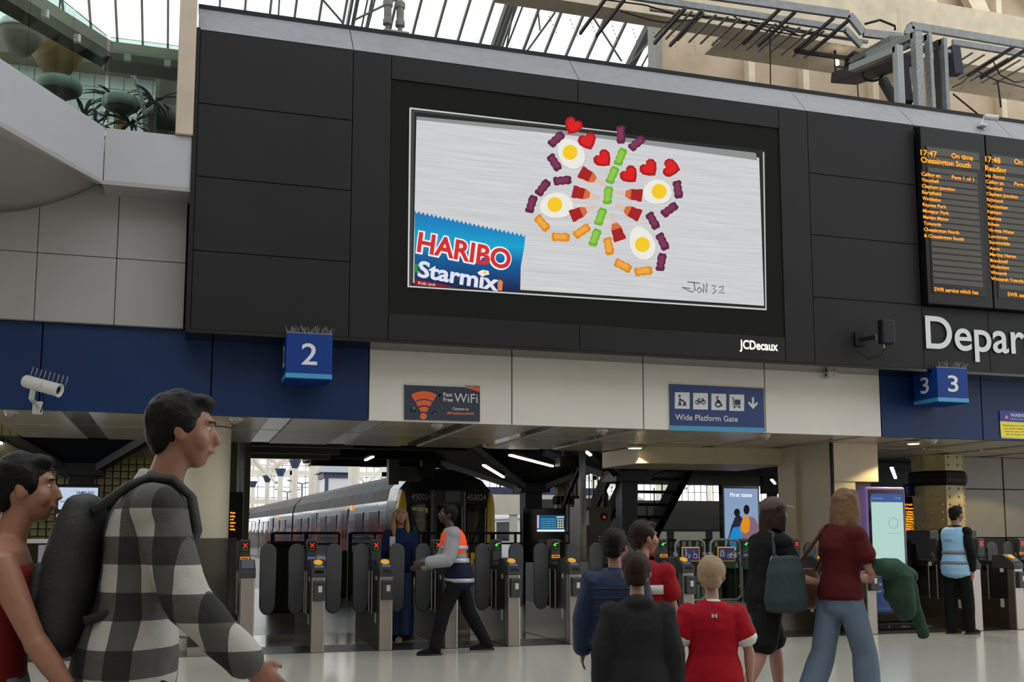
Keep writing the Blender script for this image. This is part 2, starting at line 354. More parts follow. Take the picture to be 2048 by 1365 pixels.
for m, bo, e in ((lit('bag_white', 'f1efec', 1), .085, .013), (lit('bag_letter_red', 'd22a2c', 1), .028, .016)):
    a, d = slant((172, 985), (775, 1103)); u = V((-d.z, 0, d.x)).normalized()
    text('HARIBO', m, scr, (a.x-(.012 if bo > .05 else 0), YS, a.z), .235, d.length+(.024 if bo > .05 else 0), xdir=d, updir=u, bold=bo, ext=e)
a, d = slant((175, 1148), (700, 1242)); u = V((-d.z, 0, d.x)).normalized()
text('Starmix', lit('bag_letter_white', 'dfe0ee', 1), scr, (a.x, YS, a.z), .19, d.length, xdir=d, updir=u, bold=.03, ext=.013)
a, d = slant((182, 1200), (290, 1212)); text('Kids and', lit('bag_letter_white', '', 1), scr, (a.x, YS, a.z), .035, d.length, xdir=d, ext=.013)
flat([S4((568, 1122)), S4((600, 1105)), S4((640, 1112)), S4((645, 1135)), S4((610, 1143)), S4((580, 1138))], YS, ew, scr, 'sweet_egg', .016)
flat([S4((600, 1122)), S4((620, 1114)), S4((632, 1124)), S4((615, 1132))], YS, ey, scr, 'sweet_yolk', .018)
flat([S4((700, 1180)), S4((718, 1168)), S4((734, 1185)), S4((728, 1240)), S4((700, 1240))], YS, lit('cone_orange', 'd9814a', 1), scr, 'sweet_cone', .016)
flat([S4((158, 1062)), S4((185, 1070)), S4((178, 1100)), S4((188, 1128)), S4((156, 1122))], YS, lit('clover_green', '2c8a3c', 1), scr, 'green_sweet', .016)
# signature
sg = lit('signature_ink', '3a3a3e', 1)
def stroke(L, m, nm='signature', w=.006, Y=YS, ext=.012):
    mb = MB()
    for pts in L: mb.tube([oy(x, y, Y-ext) for x, y in pts], w, 5)
    return mb.build(nm, m, scr)
stroke([[(1375, 564), (1400, 567)], [(1388, 566), (1390, 580), (1384, 585), (1364, 575), (1380, 577)], [(1398, 575), (1394, 581), (1398, 586), (1404, 581), (1399, 575)], [(1407, 586), (1407, 568), (1413, 586), (1414, 567)],
        [(1424, 572), (1432, 572), (1427, 578), (1433, 582), (1425, 588)], [(1438, 575), (1447, 573), (1446, 579), (1437, 586), (1449, 586)]], sg)
# ================================================================ departure boards
boards = []
L1 = [('17:47', 738, 236, 28, 825), ('On time', 900, 252, 26, 1013), ('Chessington South', 740, 274, 28, 1000), ('Calling at:', 742, 344, 18, 843), ('Page 1 of 1', 902, 361, 18, 1017)]
for i, (s, w) in enumerate([('Vauxhall', 832), ('Clapham Junction', 917), ('Earlsfield', 845), ('Wimbledon', 843), ('Raynes Park', 873), ('Motspur Park', 887), ('Malden Manor', 886), ('Tolworth', 845), ('Chessington North', 940), ('& Chessington South', 964)]):
    L1.append((s, 743+i*1.5, 374+i*32.6, 17, w))
L1.append(('SWR service which has', 810, 951, 20, 1040))
L2 = [('17:48', 1078, 271, 28, 1157), ('On time', 1230, 283, 26, 1345), ('Reading', 1078, 318, 28, 1188), ('via Ascot', 1078, 352, 18, 1180), ('Calling at:', 1080, 384, 18, 1175), ('Page 1 of 1', 1230, 396, 18, 1345)]
for i, (s, w) in enumerate([('Vauxhall', 1166), ('Clapham Junction', 1247), ('Richmond', 1169), ('Twickenham', 1196), ('Feltham', 1163), ('Staines', 1161), ('Egham', 1151), ('Virginia Water', 1230), ('Longcross', 1194), ('Sunningdale', 1207), ('Ascot', 1153), ('Martins Heron', 1238), ('Bracknell', 1194), ('Wokingham', 1202), ('Winnersh', 1190), ('Winnersh Triangle', 1278)]):
    L2.append((s, 1083+i*1.7, 415+i*31.9, 17, w))
L2.append(('SWR service which has', 1195, 978, 20, 1430))
bord = mat('board_black', '0b0c0e', .35, spec=.25); rowm = mat('board_row', '2c2a24', .5, emit='2a261c', estr=.8); boxm = mat('board_glass', '121314', .25, spec=.25, emit='121211', estr=.4)
for k, (x0, x1, L, lb) in enumerate(((9.635, 10.715, L1, 'departure board listing stops to Chessington South, above the word Departures'), (10.735, 11.82, L2, 'departure board listing stops to Reading, cut off by the right edge of the photo'))):
    t = thing('departure_board', (x0+.54, 11.95, 4.47), lb, 'departure board', 'departure boards')
    B((x0, 11.88, 4.47), (x1, 12.0, 6.99)).build('case', bord, t, bevel=.01)
    B((x0+.07, 11.872, 4.62), (x1-.1, 11.882, 6.72)).build('display', boxm, t)
    # separate LED rows behind the front glass
    for j in range(19): z = 6.33-j*.0875; B((x0+.09, 11.866, z), (x1-.17, 11.873, z+.066)).build('led_row', rowm, t)
    B((x0+.09, 11.866, 6.58), (x1-.12, 11.873, 6.69)).build('led_row', rowm, t); B((x0+.09, 11.866, 6.45), (x1-.12, 11.873, 6.56)).build('led_row', rowm, t)
    for s, cx, cy, h, cx1 in L:
        q = lambda x, y: (1560+x/2.625, 220+y/2.625)
        a = q(cx, cy); b = q(cx1, cy); tpx(s, amber, t, 11.864, a[0], a[1], h/2.625, b[0], name='text_line', ext=.001, bold=.02)
p = oy(1560+765/2.625, 220+1250/2.625, 11.99); q_ = oy(1560+765/2.625, 220+1080/2.625, 11.99)
text('Departures', wletter, None, (p.x, 11.985, p.z), (q_-p).z, 3.02, bold=.012, ext=.008, name='departures_lettering', label='large white letters reading Departures on the black panels', cat='lettering')
# ================================================================ cube signs with bird spikes
spk = mat('spike_wire', '8f8d88', .5, .6)
def cube_sign(x0, x1, y0, y1, z0, z1, txt, lb, spread=.03):
    t = thing('platform_number_sign', ((x0+x1)/2, (y0+y1)/2, z0), lb, 'sign', 'platform number signs')
    B((x0, y0, z0), (x1, y1, z1)).build('box', navyd, t, bevel=.004)
    B((x0-.002, y0-.003, z0+.012), (x1+.002, y1, z0+.065)).build('teal_band', teal, t)
    w = x1-x0; h = (z1-z0)
    text(txt, wletter, t, (x0+w*.33, y0-.004, z0+h*.32), h*.46, w*.34, bold=.01, ext=.002, name='numeral')
    text(txt, wletter, t, (x0-.003, y1-w*.32, z0+h*.32), h*.46, w*.34, xdir=(0, -1, 0), bold=.01, ext=.002, name='numeral')
    sp = MB(); rnd = random.Random(5)
    for i in range(110):
        bx = rnd.uniform(x0+.01, x1-.01); by = rnd.choice([y0+.02, y0+.12, y1-.1, y0+.25]); sp.tube([(bx, by, z1), (bx+rnd.uniform(-.05, .05), by+rnd.uniform(-.05, .03), z1+rnd.uniform(.05, .095))], .0022, 4)
    for by in (y0+.02, y0+.12): sp.box((x0, by-.008, z1), (x1, by+.008, z1+.008))
    sp.build('bird_spikes', spk, t, kind='stuff')
    return t
cube_sign(1.06, 1.57, 11.86, 12.36, 3.06, 3.58, '2', 'navy box sign with a white 2 and wire bird spikes on top')
B((1.2, 12.36, 3.1), (1.42, 12.5, 3.5)).build('sign_bracket', navyd, bpy.data.objects['platform_number_sign'])
s3 = cube_sign(9.74, 10.24, 11.9, 12.4, 3.12, 3.6, '3', 'navy box sign with white 3 on two faces and wire bird spikes')
B((9.88, 12.4, 3.15), (10.1, 12.5, 3.5)).build('sign_bracket', navyd, s3)
# ================================================================ flat signs on the fascia
def board_sign(name, px, th, m, label, cat='sign', bevel=0, Y=12.5):
    ps = [oy(x, y, Y) for x, y in px]; x0 = min(p.x for p in ps); x1 = max(p.x for p in ps); z0 = min(p.z for p in ps); z1 = max(p.z for p in ps)
    t = thing(name, ((x0+x1)/2, Y, z0), label, cat); B((x0, Y-th, z0), (x1, Y, z1)).build('board', m, t, bevel=bevel); return t, x0, x1, z0, z1
wd = mat('wifi_navy', '222b3d', .4); orang = mat('wifi_orange', 'd8561f', .4); orl = mat('wifi_orange_light', 'f08a4a', .4)
ws, x0, x1, z0, z1 = board_sign('wifi_sign', [(808, 768), (960, 843)], .015, white, 'dark blue sign advertising fast free wifi with an orange fan symbol')
YW = 12.484
C5 = lambda c: (800+c[0]/12.047, 760+c[1]/12.047)
f5 = lambda L, m, nm, e=0: flat([C5(c) for c in L], YW-e, m, ws, nm)
f5([(100, 125), (1540, 180), (1925, 295), (1925, 1010), (100, 960)], wd, 'sign_face')
f5([(1560, 182), (1925, 185), (1925, 290)], orang, 'orange_corner')
def fan(r0, r1, cx, cy, a0, a1):
    n = 10; return [(cx+r1*math.sin(R(a0+(a1-a0)*i/n)), cy-r1*math.cos(R(a0+(a1-a0)*i/n))) for i in range(n+1)] + [(cx+r0*math.sin(R(a1+(a0-a1)*i/n)), cy-r0*math.cos(R(a1+(a0-a1)*i/n))) for i in range(n+1)]
for r0, r1 in ((435, 600), (285, 385), (130, 225)):
    f5(fan(r0-6, r1+8, 575, 890, -30, 30), orl, 'fan_band', .001); f5(fan(r0, r1, 575, 890, -29, 29), orang, 'fan_band', .003)
f5([(565+75*math.cos(t), 880+75*math.sin(t)) for t in [i*math.tau/16 for i in range(16)]], orl, 'fan_dot', .001)
f5([(565+62*math.cos(t), 880+62*math.sin(t)) for t in [i*math.tau/16 for i in range(16)]], orang, 'fan_dot', .003)
yg = mat('icon_green', '9fb24a', .5); ib = mat('icon_blue', '3fa0d8', .5); ip = mat('icon_purple', '4a3f9c', .5)
f5([(190, 262), (300, 238), (325, 320), (212, 352)], yg, 'envelope_icon'); f5([(212, 275), (292, 258), (308, 312), (225, 335)], wd, 'envelope_icon', .002)
f5([(370, 200), (420, 155), (470, 200), (475, 275), (375, 275)], yg, 'house_icon'); f5([(390, 215), (420, 185), (455, 215), (458, 262), (388, 262)], wd, 'house_icon', .002)
f5([(855, 240), (912, 232), (895, 312), (845, 305)], yg, 'phone_icon'); f5([(930, 385), (950, 335), (978, 350), (965, 410), (935, 415)], yg, 'note_icon')
f5([(252+38*math.cos(t), 556+38*math.sin(t)) for t in [i*math.tau/12 for i in range(12)]], ib, 'globe_icon')
f5([(250, 690), (355, 655), (385, 770), (265, 772)], ib, 'film_icon'); f5([(272, 705), (365, 695), (365, 755), (280, 755)], wd, 'film_icon', .002)
f5([(755, 850), (770, 780), (840, 745), (890, 780), (890, 870), (835, 835)], ip, 'game_icon')
for s, m, x, y, h, X1, bo in (('Fast', wletter, 1045, 398, 92, 1262, .02), ('Free', wletter, 1045, 520, 92, 1272, .02), ('WiFi', wletter, 1305, 540, 220, 1868, .0), ('Connect to', wletter, 1262, 725, 62, 1655, .015), ('#FreeStationWiFi', orl, 1135, 830, 62, 1780, .0), ('NetworkRail', wd, 1570, 168, 40, 1925, .02)):
    a = C5((x, y)); b = C5((X1, y)); tpx(s, m, ws, YW-.003, a[0], a[1], h/12.047, b[0], bold=bo, ext=.001)
gs, x0, x1, z0, z1 = board_sign('platform_gate_sign', [(1338, 769), (1528, 864)], .02, mat('gate_sign_navy', '142f66', .4), 'navy sign with four pictograms reading Wide Platform Gate')
C3 = lambda c: (1040+c[0]/3.657, 660+c[1]/3.657)
YG = 12.478
f3 = lambda L, m, nm, e=0: flat([C3(c) for c in L], YG-e, m, gs, nm)
f3([(1095, 700), (1783, 718), (1783, 752), (1097, 735)], teal, 'teal_band')
ic = mat('sign_navy_ink', '16204a', .5)
for cx, cy in ((1186, 519), (1320, 524), (1453, 529), (1585, 535)):
    f3([(cx-54, cy-62), (cx+54, cy-60), (cx+54, cy+60), (cx-54, cy+58)], wletter, 'pictogram')
def ink(L, w=.006):
    mb = MB()
    for pts in L: mb.tube([oy(*C3(c), YG-.003) for c in pts], w, 5)
    return mb.build('pictogram_mark', ic, gs)
circ = lambda cx, cy, r, n=12: [(cx+r*math.cos(i*math.tau/n), cy+r*math.sin(i*math.tau/n)) for i in range(n+1)]
ink([[(1168, 500), (1170, 530), (1178, 556)], [(1168, 530), (1160, 556)], [(1170, 508), (1190, 520)], [(1190, 515), (1215, 556)], [(1215, 530), (1195, 556)], [(1196, 545), (1212, 545)], circ(1168, 484, 4)], .009)
ink([circ(1300, 530, 15), circ(1342, 530, 15), [(1300, 530), (1312, 505), (1338, 505), (1320, 532), (1300, 530)], [(1338, 500), (1342, 530)], [(1312, 505), (1306, 500)]])
ink([circ(1450, 545, 20), [(1443, 505), (1446, 535), (1468, 537), (1478, 560)], [(1446, 518), (1462, 520)], circ(1443, 494, 3)], .009)
ink([[(1552, 495), (1560, 500), (1562, 560), (1612, 562)], circ(1570, 568, 3), circ(1605, 570, 3)])
f3([(1568, 510), (1612, 512), (1612, 552), (1568, 550)], ic, 'pictogram_mark', .001)
f3([(1696, 495), (1711, 495), (1711, 548), (1732, 528), (1741, 540), (1704, 580), (1666, 536), (1676, 525), (1696, 546)], wletter, 'arrow')
a, b = C3((1135, 658)), C3((1593, 672)); tpx('Wide Platform Gate', wletter, gs, YG-.002, a[0], a[1], 42/3.657, b[0], bold=.008)
wg, x0, x1, z0, z1 = board_sign('warning_sign', [(1999, 822), (2090, 880)], .01, white, 'blue and yellow penalty fare warning sign on the right navy panel')
YG2 = 12.488
flat([(1999, 821), (2090, 826), (2090, 848), (2000, 843)], YG2, mat('warning_blue', '26318e', .5), wg, 'header'); flat([(2000, 843), (2090, 848), (2090, 882), (2002, 873)], YG2, mat('warning_yellow', 'e8d62a', .5), wg, 'notice')
tpx('WARNING', wletter, wg, YG2-.002, 2020.5, 834, 7, 2062, bold=.03); tpx('Have you paid?', wletter, wg, YG2-.002, 2021, 840, 3.6, 2062)
flat([(2008, 838), (2013, 828), (2018, 838.5)], YG2-.002, red, wg, 'triangle'); flat([(2010.5, 837), (2013, 831), (2015.5, 837)], YG2-.004, wletter, wg, 'triangle')
for i, s in enumerate(('Please buy your ticket before', 'you travel, otherwise you', 'have to pay a Penalty', 'of at least £100')): tpx(s, MATS['wifi_navy'], wg, YG2-.002, 2006+i*2, 852.5+i*6, 3.4, 2066-i*2)
# ================================================================ cameras, sensors, antenna
def P(x, y, Y): p = oy(x, y, Y); return p
# bullet camera under the grey wall
t = thing('security_camera', (-1.5, 12.4, 2.75), 'white bullet security camera with spikes on the left navy fascia', 'camera')
a = P(48, 762, 12.1); b = P(120, 782, 11.95); d = (b-a).normalized(); rot = V((0, 0, 1)).rotation_difference(d).to_matrix()
L_ = (b-a).length
MB().lathe(a, [(.055, 0), (.068, .02), (.07, L_*.9), (.074, L_), (.05, L_-.01), (.045, L_-.03)], 16, M=rot).build('housing', white, t, smooth=False)
MB().lathe(b-d*.03, [(.045, 0), (.045, .005)], 16, M=rot).build('lens', blackgloss, t)
u_ = d.cross(V((0, 1, 0))).normalized(); u_ = u_ if u_.z > 0 else -u_
sp = MB()
for i in range(9):
    q = a+d*(.05+.05*i)+u_*.065; sp.tube([q, q+V((.02, -.02, .1))], .002, 4); sp.tube([q, q+V((.02, .04, .1))], .002, 4)
sp.build('bird_spikes', spk, t)
q = a+d*.13-u_*.06
MB().bar(q, q+V((-.02, .05, -.1)), .05, .04).bar(q+V((-.02, .05, -.1)), V((q.x+.01, 12.47, q.z-.14)), .035).box((q.x-.05, 12.46, q.z-.22), (q.x+.05, 12.5, q.z-.08)).build('bracket', white, t, bevel=.004)
MB().tube([q, q+V((.09, 0, -.03)), q+V((.1, .1, -.12)), V((q.x+.03, 12.48, q.z-.2))], .007, 6).build('cable', blackm, t, smooth=True)
bx = u_*0; text('PHILIPS', blackm, t, a+d*(L_*.5)-u_*.02+V((0, -.072, 0)), .035, .13, xdir=(d.x, 0, d.z), updir=(u_.x, 0, u_.z), bold=.03, name='camera_lettering')
# small camera on the coping
t = thing('security_camera', (11.0, 12.15, 7.2), 'small white security camera on the grey coping above the departure boards', 'camera')
q = V((oy(1963, 243, 12.1).x, 12.1, 7.2))
MB().lathe(q, [(.065, 0), (.065, .03), (.03, .05), (.025, .1), (.001, .11)], 16).build('base', white, t, smooth=False)
MB().bar(q+V((0, 0, .1)), q+V((.05, -.02, .14)), .03).build('arm', white, t)
mm = V((0, 0, 1)).rotation_difference(V((.9, -.25, -.1)).normalized()).to_matrix()
MB().lathe(q+V((.03, -.02, .15)), [(.038, 0), (.042, .02), (.042, .18), (.046, .2)], 16, M=mm).build('housing', white, t)
MB().lathe(q+V((.03, -.02, .15))+V((.9, -.25, -.1)).normalized()*.2, [(.038, 0), (.036, .004)], 16, M=mm).build('lens', blackgloss, t)
# sensor box on the white panel
t = thing('sensor_box', (8.43, 12.45, 3.46), 'small white sensor box on the white fascia below the antenna', 'sensor')
B((8.37, 12.4, 3.46), (8.52, 12.5, 3.56)).build('case', white, t, bevel=.006); MB().lathe((8.46, 12.4, 3.51), [(.008, 0), (.008, -.004)], 10, 'y').build('lens', blackgloss, t)
MB().lathe((8.37, 12.45, 3.51), [(.018, 0), (.018, -.004)], 10, 'x').build('side_lens', blackgloss, t)
# antenna / speaker on the black panel
t = thing('panel_antenna', (9.1, 11.9, 3.85), 'black panel antenna on a bracket left of the word Departures', 'antenna')
a0 = P(1757, 640, 11.7); b0 = P(1783, 690, 11.7)
B((a0.x, 11.62, b0.z), (b0.x+.01, 11.74, a0.z)).build('panel', mat('antenna_grey', '141516', .5, spec=.25), t, bevel=.02)
B((a0.x-.02, 11.74, b0.z+.06), (a0.x+.08, 11.78, b0.z+.14)).build('bracket', galv, t); MB().bar((a0.x-.02, 11.76, b0.z+.1), (a0.x-.1, 12.0, b0.z+.1), .05).build('bracket', blackm, t)
B((a0.x-.18, 11.96, b0.z+.02), (a0.x-.03, 12.0, b0.z+.2)).build('wall_plate', blackm, t, bevel=.004)
MB().tube([(a0.x+.07, 11.7, b0.z), (a0.x+.07, 11.7, b0.z-.05)], .01, 8).build('connector', mat('label_yellow', 'c9c04a', .5), t)
MB().tube([(a0.x+.1, 11.7, b0.z), (a0.x+.05, 11.72, b0.z-.14), (a0.x-.1, 11.8, b0.z-.18), (a0.x-.2, 11.95, b0.z-.05)], .008, 6).build('cable', blackm, t)
# bracket things on the roof edge (floodlight pair)
t = thing('floodlight_bracket', (2.25, 12.45, 7.52), 'pair of grey floodlight canisters on the coping behind the screen', 'floodlight')
for px in (775, 800):
    p = oy(px, 62, 12.45); w = .06
    MB().lathe((p.x, 12.45, 7.56), [(.03, 0), (.03, .06), (w, .08), (w, .14), (w*.8, .16), (w*.8, .3), (w*1.05, .32), (w*1.05, .38), (.03, .42)], 14).build('canister', conc, t)
B((2.2, 12.42, 7.5), (2.52, 12.48, 7.57)).build('bracket', galv, t)
# ================================================================ soffit over the gates
ce = setting('ceiling')
sofm = mat('soffit_panel', 'b0a896', .3, var=.04, vscale=1.2, coat=.1); sofd = mat('soffit_strip', '958d7b', .12, coat=.5)
B((-3.6, 12.56, 2.78), (16.5, 16.25, 2.9)).build('soffit_slab', blackm, ce)
for i in range(-4, 18):
    x0 = i*1.13+.1
    for j, (ya, yb) in enumerate(((12.56, 14.3), (14.36, 16.25))):
        B((x0, ya, 2.70), (x0+.86, yb, 2.78)).build('soffit_panel', sofm, ce, bevel=.01)
        B((x0+.865, ya, 2.715), (x0+1.125, yb, 2.78)).build('soffit_strip', sofd, ce)
dome = mat('dome_lens', '8d7f78', .15, coat=.5)
sens = []
for px in (32, 465, 868, 1235, 1558, 1985):
    p = oz(px, 865 if px > 1500 else 830 if px < 100 else 852, 2.69); x = p.x; y = 12.72
    t = thing('dome_sensor', (x, y, 2.62), '', 'sensor', 'dome sensors under the fascia edge')
    MB().lathe((x, y, 2.64), [(.012, -.03), (.045, -.012), (.055, .0), (.06, .02), (.06, .06)], 16).build('dome', dome, t, smooth=True)
    MB().lathe((x, y, 2.66), [(.075, 0), (.075, .035)], 16).build('rim', white, t); sens.append(t)
for t, s in zip(sens, ('at the far left above the woman in red', 'beside the round column', 'below the wifi sign', 'left of the platform gate sign', 'right of the platform gate sign', 'below the yellow warning sign')):
    t['label'] = 'small domed sensor under the fascia edge ' + s
# downlights
dl = thing('downlight', (oz(1270, 892, 2.7).x, oz(1270, 892, 2.7).y, 2.66), 'lit round downlight in the soffit above the beige bulkhead corner', 'downlight')
q = wl(dl)
MB().lathe((q.x, q.y, 2.66), [(.13, 0), (.13, .03), (.1, .04)], 20).build('rim', stone, dl); MB().lathe((q.x, q.y, 2.655), [(.1, 0), (.1, .004)], 20).build('lamp_disc', lit('downlight_lens', 'ffe9b8', 6), dl)
lamp('SPOT', 'downlight_beam', (q.x, q.y, 2.63), 110, (1, .82, .5), .06); bpy.data.objects['downlight_beam'].data.spot_size = R(120)
for k, (x, y) in enumerate(((10.25, 13.1), (13.4, 14.2))):
    t = thing('downlight', (x, y, 2.66), ['lit round downlight above the tall beige pillar', 'lit round downlight above the grey wall on the right'][k], 'downlight')
    MB().lathe((x, y, 2.66), [(.1, 0), (.1, .03)], 20).build('rim', stone, t); MB().lathe((x, y, 2.655), [(.08, 0), (.08, .004)], 20).build('lamp_disc', MATS['downlight_lens'], t)
    lamp('SPOT', 'downlight_beam', (x, y, 2.62), 80, (1, .8, .42), .06).data.spot_size = R(130)
# beige bulkhead above the wide gate
bk = thing('bulkhead', (8, 15.9, 2.44), 'beige boxed bulkhead hanging below the soffit above the wide gates', 'bulkhead')
MB().prism([(6.8, 15.2, 2.44), (9.3, 14.85, 2.44), (9.3, 16.6, 2.44), (6.75, 16.6, 2.44)], (0, 0, .27)).build('casing', stone, bk, bevel=.01)
# round column
t = thing('round_column', (.29, 13.35, 0), 'smooth beige round column behind the man in the checked shirt', 'column')
MB().lathe((.29, 13.35, 0), [(.27, 0), (.27, 2.70)], 48).build('shaft', colm, t, smooth=False); MB().lathe((.29, 13.35, 2.62), [(.272, 0), (.272, .012)], 48).build('seam', blackm, t)
t.children[0].data.shade_smooth() if 0 else None
MB().lathe((.29, 13.35, 0), [(.31, 0), (.31, .14), (.28, .16)], 40).build('base_ring', steel, t)
# panelled square pillar
t = thing('square_pillar', (9.63, 14.0, 0), 'tall beige panelled square pillar right of the wide gates', 'pillar')
B((9.225, 13.6, 2.12), (9.995, 14.53, 2.70)).build('upper_panel', stone, t, bevel=.006)
B((9.2, 13.62, 0), (9.2+.4, 14.55, 2.70)).build('side_panel', stone, t, bevel=.006)
B((9.19, 13.605, 0), (9.225, 13.65, 2.70)).build('corner_bead', blackm, t); B((9.205, 14.1, 0), (9.215, 14.13, 2.7)).build('panel_joint', blackm, t)
B((9.6, 13.75, 0), (9.96, 14.5, 2.12)).build('lower_panel', mat('dark_olive', '4a463c', .4), t)
# beige wall strip left of the pillar, seen behind people
B((9.13, 14.5, 0), (9.21, 15.0, 2.7)).build('pillar_fin', stone, t)
# grey panelled wall at the right
wr = setting('wall_right')
pm = mat('grey_olive_panel', '6f6a5e', .35, var=.05)
for (a, b) in ((12.95, 13.99), (14.01, 15.1), (15.12, 16.3)):
    for (c, d) in ((0, 1.28), (1.29, 2.13), (2.14, 2.70)): B((a, 15.5, c), (b-.01, 15.56, d-.005)).build('wall_panel', pm if c > 1 else blackm, wr, bevel=.003)
B((12.9, 15.56, 0), (16.5, 15.8, 2.7)).build('backing', blackm, wr)
# riveted octagonal iron columns
def iron_column(cx, cy, r, top, c0, c1, label, rows, m):
    t = thing('riveted_column', (cx, cy, 0), label, 'column')
    def oct_(rr, za, zb, nm, mm): MB().lathe((cx, cy, 0), [(rr, za), (rr, zb)], 8, M=Matrix.Rotation(R(22.5), 3, 'Z')).build(nm, mm, t, bevel=.006)
    oct_(r, 0, top, 'shaft', m)
    MB().lathe((cx, cy, 0), [(r*1.04, c0), (r*1.12, c0+.05), (r*1.15, (c0+c1)/2), (r*1.12, c1-.03), (r*1.05, c1)], 8, M=Matrix.Rotation(R(22.5), 3, 'Z')).build('collar', blackm, t)
    rv = MB()
    ap = r*math.cos(R(22.5)); hw = r*math.sin(R(22.5))
    for f in range(8):
        a = f*math.tau/8; n_ = V((math.cos(a), math.sin(a), 0)); tn = V((-n_.y, n_.x, 0))
        for i in range(rows):
            z = .5+i*(top-.55)/(rows-1)
            if c0-.03 < z < c1+.03: continue
            for s in (-.55, .55):
                c = V((cx, cy, z))+n_*(ap+.003)+tn*hw*s; rv.ell(c, (.021, .021, .021), 8, 5)
    rv.build('rivets', m, t, kind='stuff'); return t
olive = mat('olive_cream_iron', 'a8976a', .45, var=.12, vscale=5, coat=.2)
iron_column(12.6, 15.5, .44, 2.7, 2.17, 2.42, 'olive riveted octagonal column with a black collar behind the pale blue vest', 17, olive)
t = bpy.data.objects['riveted_column']; B((12.02, 15.05, .0), (12.98, 15.95, 1.4)).build('plinth', mat('plinth_dark', '1b1a17', .4), t, bevel=.01)
iron_column(8.88, 24, .34, 5, 2.04, 2.24, 'pale riveted column with a black collar beyond the staff information screen', 26, mat('pale_iron', 'aba384', .5, var=.1))
# black glass screen wall between totem and right gates
t = thing('black_glass_screen', (10.7, 14.1, 0), 'low black glass screen wall behind the man in the pale blue vest', 'screen wall')
B((10.25, 13.5, .12), (10.45, 15.1, 1.25)).build('glass_panel', blackgloss, t); B((10.45, 13.52, .12), (10.57, 13.62, 1.2)).build('glass_panel', blackgloss, t)
B((10.2, 13.45, 0), (10.58, 15.1, .12)).build('steel_kerb', steel, t)
